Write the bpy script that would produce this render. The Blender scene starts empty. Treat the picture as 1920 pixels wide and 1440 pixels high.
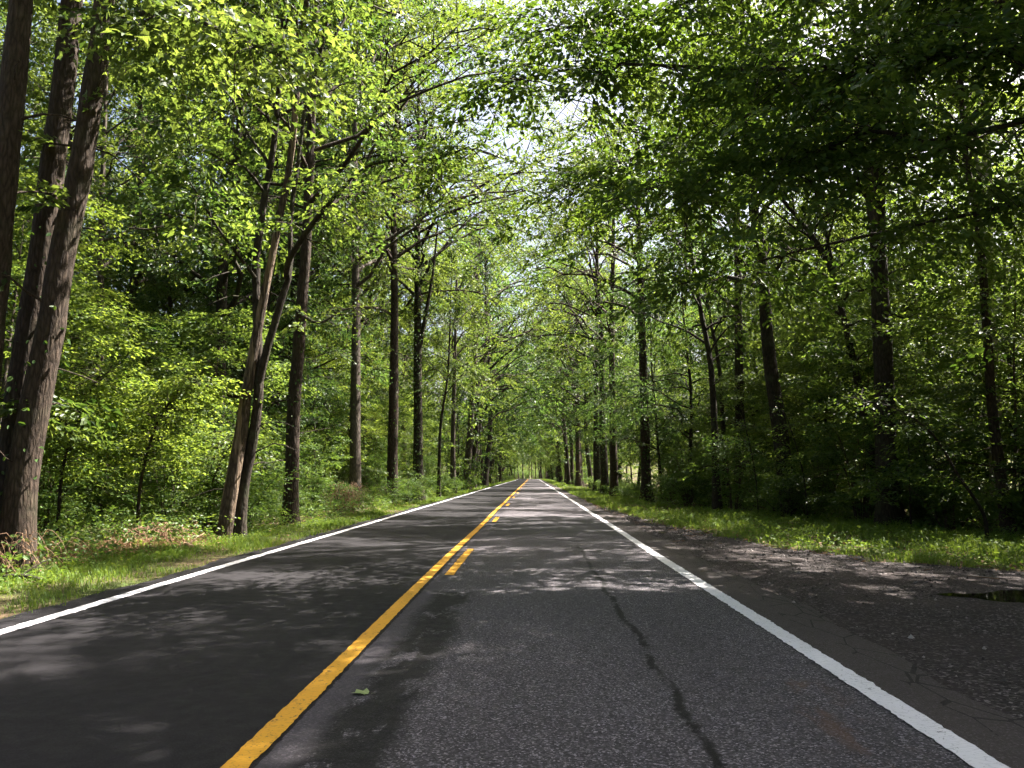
import bpy, math, random
import numpy as np
from mathutils import Vector

scene = bpy.context.scene
COL = scene.collection
PI = math.pi

# ------------------------------------------------------------------ camera
cam_data = bpy.data.cameras.new("camera")
cam_data.sensor_width = 36.0
cam_data.lens = 27.19
cam_data.clip_start = 0.05
cam_data.clip_end = 3000.0
cam = bpy.data.objects.new("camera", cam_data)
cam.location = (0.0, 0.0, 1.4)
cam.rotation_euler = (math.radians(90 + 6.724), 0.0, math.radians(1.49))
COL.objects.link(cam)
scene.camera = cam

# ------------------------------------------------------------------ sky and sun
SUN_AZ = math.radians(62)        # from straight ahead (+Y) towards the right (+X)
SUN_EL = math.radians(54)
SUN = Vector((math.sin(SUN_AZ) * math.cos(SUN_EL), math.cos(SUN_AZ) * math.cos(SUN_EL), math.sin(SUN_EL)))
world = bpy.data.worlds.new("World")
scene.world = world
world.use_nodes = True
wn = world.node_tree.nodes
sky = wn.new("ShaderNodeTexSky")
sky.sky_type = 'NISHITA'
sky.sun_disc = False
sky.sun_elevation = SUN_EL
sky.sun_rotation = SUN_AZ
sky.air_density = 1.0
sky.dust_density = 7.0
sky.ozone_density = 0.6
world.node_tree.links.new(sky.outputs[0], wn["Background"].inputs[0])
wn["Background"].inputs[1].default_value = 0.05
sun_data = bpy.data.lights.new("sun", 'SUN')
sun_data.energy = 5.0
sun_data.angle = math.radians(0.45)
sun_data.color = (1.0, 0.94, 0.85)
sun = bpy.data.objects.new("sun", sun_data)
sun.rotation_euler = SUN.to_track_quat('Z', 'Y').to_euler()
sun.location = (40, 20, 60)
COL.objects.link(sun)

scene.view_settings.view_transform = 'Standard'
scene.view_settings.look = 'None'
scene.view_settings.gamma = 1.0
scene.view_settings.exposure = 2.85
scene.view_settings.use_curve_mapping = False
cy = scene.cycles
cy.max_bounces = 2
cy.diffuse_bounces = 2
cy.glossy_bounces = 1
cy.transmission_bounces = 2
cy.transparent_max_bounces = 4
cy.caustics_reflective = False
cy.caustics_refractive = False
cy.use_adaptive_sampling = True
cy.adaptive_threshold = 0.028
cy.adaptive_min_samples = 20
cy.use_denoising = True

# ------------------------------------------------------------------ helpers: objects
def tag(o, label=None, cat=None, group=None, kind=None):
    if label: o["label"] = label
    if cat: o["category"] = cat
    if group: o["group"] = group
    if kind: o["kind"] = kind
    return o

def link(name, me, mat=None, parent=None, loc=(0, 0, 0), rotz=0.0):
    o = bpy.data.objects.new(name, me)
    if mat is not None and me is not None and not me.materials:
        me.materials.append(mat)
    o.location = loc
    o.rotation_euler = (0, 0, rotz)
    COL.objects.link(o)
    if parent is not None:
        o.parent = parent
    return o

def empty(name, loc, rotz=0.0, scale=1.0):
    o = bpy.data.objects.new(name, None)
    o.empty_display_size = 0.2
    o.location = loc
    o.rotation_euler = (0, 0, rotz)
    o.scale = (scale, scale, scale)
    COL.objects.link(o)
    return o

def make_mesh(name, V, faces, tint=None, smooth=False):
    """V (n,3); faces: list of integer arrays, each (m,3) or (m,4)."""
    me = bpy.data.meshes.new(name)
    V = np.asarray(V, dtype=np.float32)
    me.vertices.add(len(V))
    me.vertices.foreach_set("co", V.ravel())
    fl = [np.asarray(f, dtype=np.int32) for f in faces if len(f)]
    loops = np.concatenate([f.ravel() for f in fl])
    tot = np.concatenate([np.full(len(f), f.shape[1], dtype=np.int32) for f in fl])
    start = np.concatenate([[0], np.cumsum(tot)[:-1]]).astype(np.int32)
    me.loops.add(len(loops))
    me.loops.foreach_set("vertex_index", loops)
    me.polygons.add(len(tot))
    me.polygons.foreach_set("loop_start", start)
    me.polygons.foreach_set("loop_total", tot)
    me.polygons.foreach_set("use_smooth", np.full(len(tot), smooth, dtype=bool))
    me.update(calc_edges=True)
    if tint is not None:
        a = me.attributes.new("tint", 'FLOAT', 'POINT')
        a.data.foreach_set("value", np.asarray(tint, dtype=np.float32))
    return me

def unit(a):
    return a / np.maximum(np.linalg.norm(a, axis=-1, keepdims=True), 1e-9)

# ------------------------------------------------------------------ helpers: materials
class NT:
    def __init__(self, name):
        self.m = bpy.data.materials.new(name)
        self.m.use_nodes = True
        self.t = self.m.node_tree
        self.n = self.t.nodes
        self.bsdf = self.n["Principled BSDF"]
        self.out = self.n["Material Output"]
    def add(self, typ, **kw):
        x = self.n.new(typ)
        for k, v in kw.items():
            setattr(x, k, v)
        return x
    def ln(self, a, b):
        self.t.links.new(a, b)
    def coord(self, kind="Object"):
        return self.add("ShaderNodeTexCoord").outputs[kind]
    def mapping(self, src, scale=(1, 1, 1), rot=(0, 0, 0)):
        m = self.add("ShaderNodeMapping")
        m.inputs["Scale"].default_value = scale
        m.inputs["Rotation"].default_value = rot
        self.ln(src, m.inputs["Vector"])
        return m.outputs[0]
    def noise(self, vec, scale, detail=4, rough=0.55, out="Fac"):
        x = self.add("ShaderNodeTexNoise")
        x.inputs["Scale"].default_value = scale
        x.inputs["Detail"].default_value = detail
        x.inputs["Roughness"].default_value = rough
        self.ln(vec, x.inputs["Vector"])
        return x.outputs[out]
    def voronoi(self, vec, scale, feature='F1', out="Distance", rand=1.0):
        x = self.add("ShaderNodeTexVoronoi")
        x.feature = feature
        x.inputs["Scale"].default_value = scale
        x.inputs["Randomness"].default_value = rand
        self.ln(vec, x.inputs["Vector"])
        return x.outputs[out]
    def ramp(self, fac, stops, interp='LINEAR'):
        r = self.add("ShaderNodeValToRGB")
        cr = r.color_ramp
        cr.interpolation = interp
        while len(cr.elements) < len(stops):
            cr.elements.new(0.5)
        for e, (p, c) in zip(cr.elements, stops):
            e.position = p
            e.color = (*c, 1) if not isinstance(c, (int, float)) else (c, c, c, 1)
        self.ln(fac, r.inputs[0])
        return r.outputs[0]
    def math(self, op, a, b=None, clamp=False):
        x = self.add("ShaderNodeMath", operation=op, use_clamp=clamp)
        for i, v in enumerate((a, b)):
            if v is None: continue
            if isinstance(v, (int, float)): x.inputs[i].default_value = v
            else: self.ln(v, x.inputs[i])
        return x.outputs[0]
    def mix(self, fac, a, b, mode='MIX'):
        x = self.add("ShaderNodeMix", data_type='RGBA', blend_type=mode)
        for s, v in ((0, fac), (6, a), (7, b)):
            if isinstance(v, (int, float)): x.inputs[s].default_value = v if s == 0 else (v, v, v, 1)
            elif isinstance(v, tuple): x.inputs[s].default_value = (*v, 1)
            else: self.ln(v, x.inputs[s])
        return x.outputs[2]
    def bump(self, h, strength=0.5, dist=0.02):
        b = self.add("ShaderNodeBump")
        b.inputs["Strength"].default_value = strength
        b.inputs["Distance"].default_value = dist
        self.ln(h, b.inputs["Height"])
        self.ln(b.outputs[0], self.bsdf.inputs["Normal"])
    def base(self, col, rough=0.8, spec=0.3):
        if isinstance(col, tuple): self.bsdf.inputs["Base Color"].default_value = (*col, 1)
        else: self.ln(col, self.bsdf.inputs["Base Color"])
        if isinstance(rough, (int, float)): self.bsdf.inputs["Roughness"].default_value = rough
        else: self.ln(rough, self.bsdf.inputs["Roughness"])
        self.bsdf.inputs["Specular IOR Level"].default_value = spec

def leaf_material(name, dark, mid, light, tr_dark, tr_light, trans=0.45, rough=0.42):
    m = NT(name)
    at = m.add("ShaderNodeAttribute", attribute_name="tint").outputs["Fac"]
    rnd = m.add("ShaderNodeObjectInfo").outputs["Random"]
    f = m.math('ADD', m.math('MULTIPLY', at, 0.8), m.math('MULTIPLY', rnd, 0.2))
    c = m.ramp(f, [(0.0, dark), (0.5, mid), (1.0, light)])
    t = m.ramp(f, [(0.0, tr_dark), (1.0, tr_light)])
    m.base(c, rough, 0.24)
    tb = m.add("ShaderNodeBsdfTranslucent")
    m.ln(t, tb.inputs[0])
    mx = m.add("ShaderNodeMixShader")
    mx.inputs[0].default_value = trans
    m.ln(m.bsdf.outputs[0], mx.inputs[1])
    m.ln(tb.outputs[0], mx.inputs[2])
    m.ln(mx.outputs[0], m.out.inputs[0])
    return m.m

def bark_material(name, dark, light, zs=2.6, xs=11.0, strength=0.9, moss=0.0):
    m = NT(name)
    co = m.coord()
    p = m.mapping(co, (xs, xs, zs))
    ridge = m.voronoi(p, 1.6, feature='DISTANCE_TO_EDGE')
    n = m.noise(p, 2.3, 6, 0.65)
    n2 = m.noise(co, 1.1, 3)
    h = m.math('ADD', m.math('MULTIPLY', ridge, 0.9), m.math('MULTIPLY', n, 0.7))
    c = m.ramp(h, [(0.25, dark), (0.85, light)])
    c = m.mix(m.math('MULTIPLY', n2, 0.5), c, m.mix(1.0, c, (0.55, 0.52, 0.5), 'MULTIPLY'))
    if moss:
        mk = m.ramp(m.noise(co, 2.4, 5, 0.7), [(0.5, 0.0), (0.68, 1.0)])
        c = m.mix(m.math('MULTIPLY', mk, moss), c, (0.09, 0.11, 0.05))
    m.base(c, 0.9, 0.2)
    m.bump(h, strength, 0.03)
    return m.m

M = {}
M['leaf_tall'] = leaf_material('leaf_tall', (0.013, 0.027, 0.008), (0.036, 0.064, 0.016), (0.088, 0.125, 0.038),
                               (0.035, 0.075, 0.009), (0.31, 0.39, 0.055), trans=0.45, rough=0.42)
M['leaf_deep'] = leaf_material('leaf_deep', (0.011, 0.026, 0.010), (0.028, 0.058, 0.019), (0.065, 0.108, 0.040),
                               (0.028, 0.070, 0.012), (0.19, 0.31, 0.05), trans=0.42, rough=0.42)
M['leaf_mid'] = leaf_material('leaf_mid', (0.013, 0.030, 0.009), (0.036, 0.068, 0.018), (0.088, 0.13, 0.040),
                              (0.035, 0.085, 0.010), (0.31, 0.41, 0.055), trans=0.46, rough=0.42)
M['leaf_shrub'] = leaf_material('leaf_shrub', (0.030, 0.060, 0.018), (0.060, 0.110, 0.030), (0.11, 0.16, 0.045),
                                (0.08, 0.17, 0.02), (0.24, 0.33, 0.04), trans=0.38)
M['leaf_near'] = leaf_material('leaf_near', (0.030, 0.062, 0.016), (0.048, 0.095, 0.020), (0.085, 0.14, 0.03),
                               (0.06, 0.12, 0.012), (0.20, 0.28, 0.024), trans=0.45, rough=0.45)
M['leaf_lime'] = leaf_material('leaf_lime', (0.04, 0.075, 0.014), (0.075, 0.12, 0.025), (0.12, 0.165, 0.042), (0.13, 0.22, 0.02), (0.36, 0.43, 0.055), trans=0.48)
M['ivy'] = leaf_material('ivy_leaf', (0.022, 0.048, 0.014), (0.04, 0.08, 0.02), (0.07, 0.12, 0.03),
                         (0.05, 0.12, 0.012), (0.14, 0.22, 0.02), trans=0.25, rough=0.5)
M['grass'] = leaf_material('grass_blade', (0.045, 0.085, 0.014), (0.075, 0.135, 0.022), (0.13, 0.18, 0.04),
                           (0.12, 0.22, 0.016), (0.30, 0.38, 0.04), trans=0.4, rough=0.5)
M['herb'] = leaf_material('herb_leaf', (0.035, 0.07, 0.018), (0.065, 0.12, 0.03), (0.13, 0.17, 0.05),
                          (0.09, 0.18, 0.02), (0.26, 0.34, 0.04), trans=0.38)
M['dry'] = leaf_material('dry_leaf', (0.10, 0.055, 0.025), (0.20, 0.12, 0.06), (0.34, 0.22, 0.13),
                         (0.10, 0.05, 0.02), (0.25, 0.15, 0.07), trans=0.2, rough=0.7)
M['bark'] = bark_material('bark_brown', (0.016, 0.011, 0.008), (0.085, 0.061, 0.046), strength=1.0, moss=0.12)
M['bark_dark'] = bark_material('bark_dark', (0.014, 0.011, 0.008), (0.060, 0.046, 0.035), xs=9.0, moss=0.3)
M['bark_grey'] = bark_material('bark_grey', (0.035, 0.029, 0.023), (0.13, 0.105, 0.084), xs=8.0, strength=0.7)
M['bark_pale'] = bark_material('bark_pale', (0.20, 0.18, 0.15), (0.48, 0.43, 0.36), xs=2.5, zs=0.9, strength=0.3)
M['dead_wood'] = bark_material('dead_wood', (0.12, 0.075, 0.045), (0.46, 0.33, 0.21), xs=18.0, zs=0.6, strength=0.6)
def split_material():
    m = NT('split_wood')
    co = m.coord()
    p = m.mapping(co, (14, 14, 0.9)); n = m.noise(p, 2.0, 6, 0.65)
    bare = m.ramp(n, [(0.3, (0.08, 0.055, 0.04)), (0.7, (0.27, 0.20, 0.14))])
    q = m.mapping(co, (9, 9, 2.6)); rg = m.math('ADD', m.math('MULTIPLY', m.voronoi(q, 1.6, feature='DISTANCE_TO_EDGE'), 0.9), m.math('MULTIPLY', m.noise(q, 2.3, 6, 0.65), 0.7))
    bk = m.ramp(rg, [(0.25, (0.024, 0.017, 0.012)), (0.85, (0.12, 0.088, 0.065))])
    mk = m.ramp(m.noise(m.mapping(co, (5.5, 5.5, 0.55)), 1.0, 4, 0.6), [(0.51, 0.0), (0.55, 1.0)])
    m.base(m.mix(mk, bk, bare), 0.9, 0.2)
    m.bump(m.math('SUBTRACT', m.math('ADD', rg, n), mk), 0.9, 0.03)
    return m.m
M['split_wood'] = split_material()
M['stem'] = bark_material('thin_stem', (0.035, 0.026, 0.018), (0.12, 0.09, 0.065), xs=20.0, strength=0.4)
M['bramble'] = bark_material('dry_bramble', (0.14, 0.08, 0.05), (0.36, 0.24, 0.16), xs=20.0, strength=0.3)

# ------------------------------------------------------------------ helpers: leaves and wood
T2V = np.array([(0, 0, 0), (0.45, 0.30, 0.07), (1, 0, -0.05), (0.45, -0.30, 0.07)], float)
T2F = np.array([(0, 2, 1), (0, 3, 2)])
T4V = np.array([(0, 0, 0), (0.30, 0.28, 0.07), (0.70, 0.24, 0.05), (1, 0, -0.08), (0.70, -0.24, 0.05), (0.30, -0.28, 0.07)], float)
T4F = np.array([(0, 3, 2), (0, 2, 1), (0, 4, 3), (0, 5, 4)])
# five-lobed maple leaf and four-lobed tulip leaf, folded a little along the midrib
TMV = np.array([(0, 0, 0), (-0.06, 0.30, 0.05), (0.16, 0.30, 0.05), (0.22, 0.58, 0.10), (0.42, 0.36, 0.07), (0.52, 0.17, 0.03), (1, 0, -0.08),
                (0.52, -0.17, 0.03), (0.42, -0.36, 0.07), (0.22, -0.58, 0.10), (0.16, -0.30, 0.05), (-0.06, -0.30, 0.05)], float)
TMF = np.array([(0, i + 1, i) for i in range(1, 11)])
TTV = np.array([(0, 0, 0), (0.06, 0.30, 0.04), (0.32, 0.48, 0.09), (0.46, 0.30, 0.06), (0.92, 0.36, 0.02), (0.84, 0.0, -0.04),
                (0.92, -0.36, 0.02), (0.46, -0.30, 0.06), (0.32, -0.48, 0.09), (0.06, -0.30, 0.04)], float)
TTF = np.array([(0, i + 1, i) for i in range(1, 9)])
TPL = {2: (T2V, T2F), 4: (T4V, T4F), 'maple': (TMV, TMF), 'tulip': (TTV, TTF)}

def leaf_cloud(rng, P, A, N, S, kind, tint):
    """One leaf at each point: P position, A axis, N normal, S length."""
    tv, tf = TPL[kind]
    A = unit(A)
    B = unit(np.cross(N, A))
    N = np.cross(A, B)
    n, k = len(P), len(tv)
    wob = 1 + rng.uniform(-0.18, 0.18, (n, 1, 1))
    V = P[:, None, :] + S[:, None, None] * (tv[None, :, 0:1] * A[:, None, :] + wob * tv[None, :, 1:2] * B[:, None, :]
                                            + 1.5 * tv[None, :, 2:3] * rng.uniform(0.2, 1.6, (n, 1, 1)) * N[:, None, :])
    F = (np.arange(n) * k)[:, None, None] + tf[None]
    return V.reshape(-1, 3), F.reshape(-1, 3), np.repeat(tint, k)

def sprays(rng, C, D, L, k, size, kind=2, tilt=0.22, scatter=0.35, droop=0.18, width=0.42):
    """Flat fans of k leaves along twigs that start at C and run along D for length L."""
    n = len(C)
    C = np.repeat(np.asarray(C, float), k, 0); D = np.repeat(unit(np.asarray(D, float)), k, 0); Lr = np.repeat(np.asarray(L, float), k)
    t = (np.tile(np.arange(k), n) + rng.uniform(0, 1, n * k)) / k
    Z = np.zeros((n, 3)); Z[:, 2] = 1
    Z = np.repeat(unit(Z + rng.normal(0, tilt, (n, 3))), k, 0)
    side = unit(np.cross(D, Z))
    Nn = np.cross(side, D); Nn *= np.sign(Nn[:, 2:3] + 1e-6)
    sg = np.where(np.tile(np.arange(k), n) % 2 == 0, 1.0, -1.0)
    off = sg * rng.uniform(0.05, 1.0, n * k) * width * np.sin(PI * (0.18 + 0.74 * t)) * Lr
    P = C + D * (t * Lr)[:, None] + side * off[:, None] + Nn * rng.normal(0, 0.05, (n * k, 1)) * Lr[:, None]
    P[:, 2] -= droop * Lr * (t ** 2 + 1.4 * (off / Lr) ** 2)
    th = rng.uniform(0.3, 1.25, n * k)
    A = D * np.cos(th)[:, None] + side * (sg * np.sin(th))[:, None]
    A[:, 2] -= rng.uniform(0.0, 0.45, n * k)
    N = Nn + rng.normal(0, scatter, (n * k, 3))
    S = size * rng.uniform(0.65, 1.25, n * k)
    tint = np.clip(np.repeat(rng.uniform(-0.1, 1.05, n), k) * 0.7 + rng.uniform(0, 0.3, n * k), 0, 1)
    return leaf_cloud(rng, P, A, N, S, kind, tint)

def tube(pts, rad, seg=6, rng=None, rough=0.0, flare=0.0):
    """Quads of a tapered tube along pts; rad one radius per point; closed at the tip."""
    pts = np.asarray(pts, float); rad = np.asarray(rad, float)
    d = unit(np.gradient(pts, axis=0))
    ref = np.array([1.0, 0.13, 0.0]) if abs(d[:, 2]).mean() > 0.6 else np.array([0.0, 0.1, 1.0])
    u = unit(np.cross(d, ref)); v = np.cross(d, u)
    a = np.linspace(0, 2 * PI, seg, endpoint=False)
    R = rad[:, None] * np.ones((1, seg))
    if rng is not None and rough:
        R = R * (1 + rough * rng.normal(0, 1, R.shape)) * (1 + rough * 0.8 * rng.normal(0, 1, (1, seg)))
    if flare:
        h = np.linalg.norm(pts - pts[0], axis=1)
        lob = 1 + 0.35 * np.sin(a * 3 + 1.0) + 0.25 * np.sin(a * 5 + 2.0)
        R = R * (1 + flare * np.exp(-h / 0.45)[:, None] * lob[None, :])
    V = pts[:, None, :] + R[:, :, None] * (np.cos(a)[None, :, None] * u[:, None, :] + np.sin(a)[None, :, None] * v[:, None, :])
    n = len(pts)
    i = np.arange(n - 1)[:, None] * seg; j = np.arange(seg)[None, :]; j2 = (j + 1) % seg
    F = np.stack([i + j, i + j2, i + seg + j2, i + seg + j], -1).reshape(-1, 4)
    cap = np.stack([np.full(seg - 2, (n - 1) * seg), (n - 1) * seg + np.arange(1, seg - 1), (n - 1) * seg + np.arange(2, seg)], -1)
    return V.reshape(-1, 3), F, cap

class Bag:
    """Collects pieces of one mesh."""
    def __init__(self): self.V = []; self.F = {3: [], 4: []}; self.T = []; self.n = 0
    def add(self, V, *Fs, tint=None):
        for f in Fs:
            if len(f): self.F[f.shape[1]].append(np.asarray(f) + self.n)
        self.V.append(V); self.n += len(V)
        if tint is not None: self.T.append(tint)
    def mesh(self, name, smooth=False):
        fs = [np.concatenate(v) for v in self.F.values() if v]
        return make_mesh(name, np.concatenate(self.V), fs, np.concatenate(self.T) if self.T else None, smooth)

def smooth_path(pts, n):
    """Catmull-Rom through pts, n points."""
    p = np.asarray(pts, float)
    p = np.vstack([2 * p[0] - p[1], p, 2 * p[-1] - p[-2]])
    m = len(p) - 3
    out = []
    for s in np.linspace(0, m - 1e-6, n):
        i = int(s); t = s - i
        a, b, c, d = p[i:i + 4]
        out.append(0.5 * ((2 * b) + (c - a) * t + (2 * a - 5 * b + 4 * c - d) * t * t + (3 * b - a - 3 * c + d) * t ** 3))
    return np.array(out)

def limb_path(rng, start, dirv, length, n=7, sag=0.0, wob=0.06):
    t = np.linspace(0, 1, n)[:, None]
    p = start + dirv * length * t
    p[:, 2] += (0.30 * length * t * (1 - t) - sag * length * t * t)[:, 0]
    w = rng.normal(0, wob * length, (n, 3)); w[0] = 0
    return p + np.cumsum(w, 0) * 0.35

def grow(rng, path, r0, crown_base, crown_r, n_limb=34, n_sub=6, n_spray=4, k=24, size=0.145, kind=2, shape='tall', seg=10,
         bias=(0, 0), spray_len=0.85, tip=0.16, flare=0.5, rough=0.035, wood_subs=True, keep=None, tilt=0.45, scatter=0.5, n_stub=3):
    """Trunk along path with limbs, sub-branches and fans of leaves. Returns (wood mesh bag, leaf mesh bag)."""
    wood, leaf = Bag(), Bag()
    path = np.asarray(path, float)
    H = path[-1, 2] - path[0, 2]
    hh = (path[:, 2] - path[0, 2]) / H
    rad = r0 * (1 - (1 - tip) * hh ** 0.9)
    wood.add(*tube(path, rad, seg, rng, rough, flare))
    C, D, L = [], [], []
    ga = rng.uniform(0, 6.28)
    for i in range(n_limb):
        f = (i + rng.uniform(0, 1)) / n_limb
        h = crown_base + (H - crown_base) * f
        q = np.array([np.interp(h, path[:, 2] - path[0, 2], path[:, c]) for c in range(3)])
        ga += 2.4 + rng.uniform(-0.5, 0.5)
        az = np.array([math.cos(ga), math.sin(ga), 0])
        if shape == 'tall':
            prof = (0.55 + 0.60 * math.sin(PI * min(1, f * 0.85 + 0.18))) * (1 - 0.45 * f ** 3)
            el = math.radians(rng.uniform(5, 48) + 28 * f)
        elif shape == 'round':
            prof = (0.62 + 0.5 * math.sin(PI * f)) * (1 - 0.5 * f ** 2)
            el = math.radians(rng.uniform(-5, 40) + 25 * f)
        elif shape == 'layer':
            prof = (0.72 + 0.4 * math.sin(PI * f)) * (1 - 0.62 * f ** 2)
            el = math.radians(rng.uniform(-4, 16) + 38 * f * f)
        else:
            prof = 0.8 * (1 - 0.4 * f)
            el = math.radians(rng.uniform(15, 55))
        Ln = crown_r * prof * rng.uniform(0.7, 1.15) * (1 + az[0] * bias[0] + az[1] * bias[1])
        d = az * math.cos(el) + np.array([0, 0, math.sin(el)])
        lp = limb_path(rng, q, d, Ln, 7, sag=rng.uniform(0.0, 0.35), wob=0.10)
        rr = r0 * (1 - (1 - tip) * (h / H) ** 0.9)
        lr = min(rr * 0.55, 0.028 * Ln + 0.012)
        wood.add(*tube(lp, lr * np.linspace(1, 0.22, 7), 5))
        for s in range(n_sub):
            t = 0.32 + 0.68 * (s + rng.uniform(0, 1)) / n_sub
            sp = np.array([np.interp(t, np.linspace(0, 1, 7), lp[:, c]) for c in range(3)])
            a2 = math.atan2(d[1], d[0]) + (1 if s % 2 else -1) * rng.uniform(0.45, 1.15)
            sl = Ln * rng.uniform(0.25, 0.48) * (1.15 - 0.5 * t) + 0.25
            sd = np.array([math.cos(a2), math.sin(a2), rng.uniform(-0.12, 0.3) if shape == 'layer' else rng.normal(0.05, 0.65)])
            bp = limb_path(rng, sp, unit(sd), sl, 4, sag=0.2)
            if wood_subs:
                wood.add(*tube(bp, lr * 0.36 * np.linspace(1, 0.25, 4), 3))
            for w in range(n_spray):
                tt = 0.45 + 0.55 * (w + rng.uniform(0, 1)) / n_spray
                c = np.array([np.interp(tt, np.linspace(0, 1, 4), bp[:, e]) for e in range(3)])
                a3 = a2 + rng.uniform(-1.0, 1.0)
                C.append(c); D.append((math.cos(a3), math.sin(a3), rng.uniform(-0.3, 0.25) if shape == 'layer' else rng.normal(-0.1, 0.55))); L.append(spray_len * rng.uniform(0.6, 1.2))
    for i in range(n_stub):
        h = rng.uniform(0.12, 1.0) * crown_base
        q = np.array([np.interp(h, path[:, 2] - path[0, 2], path[:, c]) for c in range(3)])
        a = rng.uniform(0, 6.28); ln = rng.uniform(0.25, 1.5)
        lp = limb_path(rng, q, unit(np.array([math.cos(a), math.sin(a), rng.uniform(-0.1, 0.7)])), ln, 5, sag=0.2, wob=0.1)
        wood.add(*tube(lp, rng.uniform(0.010, 0.028) * np.linspace(1, 0.4, 5), 5))
        if rng.uniform() < 0.6:
            for u in range(3):
                C.append(lp[4 - u]); a3 = a + rng.uniform(-1, 1); D.append((math.cos(a3), math.sin(a3), rng.uniform(-0.4, 0.3))); L.append(rng.uniform(0.3, 0.6))
    C, D, L = np.array(C), np.array(D), np.array(L)
    if keep is not None:
        ok = keep(C); C, D, L = C[ok], D[ok], L[ok]
    V, F, T = sprays(rng, C, D, L, k, size, kind, tilt=tilt, scatter=scatter)
    leaf.add(V, F, tint=T)
    return wood, leaf

def ivy_leaves(rng, path, r, z0, z1, n, size=0.09, spread=0.10):
    path = np.asarray(path, float)
    z = rng.uniform(z0, z1, n)
    c = np.stack([np.interp(z, path[:, 2], path[:, e]) for e in range(3)], -1)
    cl = rng.uniform(0, 6.28, 24)
    a = cl[rng.integers(0, 24, n)] + rng.normal(0, 0.35, n)
    o = np.stack([np.cos(a), np.sin(a), np.zeros(n)], -1)
    P = c + o * (r + np.abs(rng.normal(0.02, spread, n)))[:, None]
    A = o * 0.4 + np.stack([np.zeros(n)] * 2 + [-np.ones(n)], -1) * 0.6 + rng.normal(0, 0.4, (n, 3))
    return leaf_cloud(rng, P, A, o + rng.normal(0, 0.4, (n, 3)), size * rng.uniform(0.6, 1.3, n), 4, rng.uniform(0, 1, n))

# ------------------------------------------------------------------ the lie of the land
def bend(y):
    y = np.asarray(y, float)
    return -0.0016 * np.maximum(0, y - 255) ** 2

def dip(y):
    y = np.asarray(y, float)
    return -0.00035 * np.maximum(0, y - 300) ** 2 * (y < 520) - 16.9 * (y >= 520)

def verge_left(y):        # where the mown strip meets the woods on the left
    return np.interp(y, [-60, 10, 17, 26, 60, 400], [-7.2, -7.1, -6.9, -5.9, -5.9, -6.6])

def gravel_right(y):      # outer edge of the gravel pull-off
    return np.interp(y, [-60, 0, 8, 10.5, 11.7, 13, 14.4, 17.2, 21, 26, 33, 60, 420], [9.5, 9.6, 8.9, 7.9, 7.1, 5.8, 5.3, 4.4, 4.0, 3.45, 3.05, 2.95, 2.95])

def verge_right(y):       # where the grass meets the woods on the right
    return np.interp(y, [-60, 8, 18, 24, 30, 40, 60, 420], [12.5, 12.2, 11.2, 9.8, 7.6, 5.9, 5.3, 5.4])

def gz(x, y):
    x = np.asarray(x, float); y = np.asarray(y, float)
    xr = x - bend(y)
    out = np.maximum(0, np.maximum(-7.0 - xr, xr - np.maximum(8.0, gravel_right(y) + 0.5)))
    w = np.minimum(1, out / 12)
    nz = 0.30 * np.sin(0.21 * x + 0.7) * np.sin(0.17 * y + 1.1) + 0.16 * np.sin(0.53 * x + 0.31 * y) + 0.09 * np.sin(0.9 * y - 0.7 * x + 2)
    under = np.where((xr > 2.6) & (xr < gravel_right(y) - 0.9), -0.09, 0.0)
    return -0.012 + under + w * nz + 0.02 * np.maximum(0, out - 18) + dip(y)

def grid(name, xs_of, ys, zfun):
    rows = [np.asarray(xs_of(y), float) for y in ys]
    m = len(rows[0])
    V = np.concatenate([np.stack([r, np.full(m, y), zfun(r, np.full(m, y))], -1) for r, y in zip(rows, ys)])
    i = np.arange(len(ys) - 1)[:, None] * m; j = np.arange(m - 1)[None]
    F = np.stack([i + j, i + j + 1, i + m + j + 1, i + m + j], -1).reshape(-1, 4)
    return make_mesh(name, V, [F], smooth=True)

YS_NEAR = np.concatenate([np.arange(-60, 0, 3.0), np.arange(0, 60, 0.5), np.arange(60, 160, 2.0), np.arange(160, 440, 4.0)])

# ground
def mat_ground():
    m = NT('woodland_floor')
    co = m.coord()
    n1 = m.noise(co, 0.35, 5); n2 = m.noise(co, 5.0, 6, 0.7); n3 = m.noise(co, 32.0, 3)
    c = m.ramp(n2, [(0.28, (0.030, 0.021, 0.013)), (0.5, (0.075, 0.052, 0.032)), (0.72, (0.14, 0.098, 0.06))])
    g = m.ramp(n3, [(0.3, (0.03, 0.05, 0.012)), (0.7, (0.07, 0.10, 0.025))])
    c = m.mix(m.ramp(n1, [(0.42, 0.0), (0.6, 0.75)]), c, g)
    m.base(c, 0.95, 0.1)
    m.bump(m.math('ADD', n2, m.math('MULTIPLY', n3, 0.5)), 0.8, 0.05)
    return m.m
xs_g = np.concatenate([np.arange(-900, -120, 60.0), np.arange(-120, -30, 6.0), np.arange(-30, 30, 0.9), np.arange(30, 120, 6.0), np.arange(120, 901, 60.0)])
ys_g = np.concatenate([np.arange(-400, -60, 40.0), np.arange(-60, 90, 1.5), np.arange(90, 340, 6.0), np.arange(340, 1500, 45.0)])
ground = link('ground', grid('ground', lambda y: xs_g + bend(min(y, 420)), ys_g, gz), mat_ground())
tag(ground, 'brown woodland floor under the trees', kind='structure')

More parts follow.
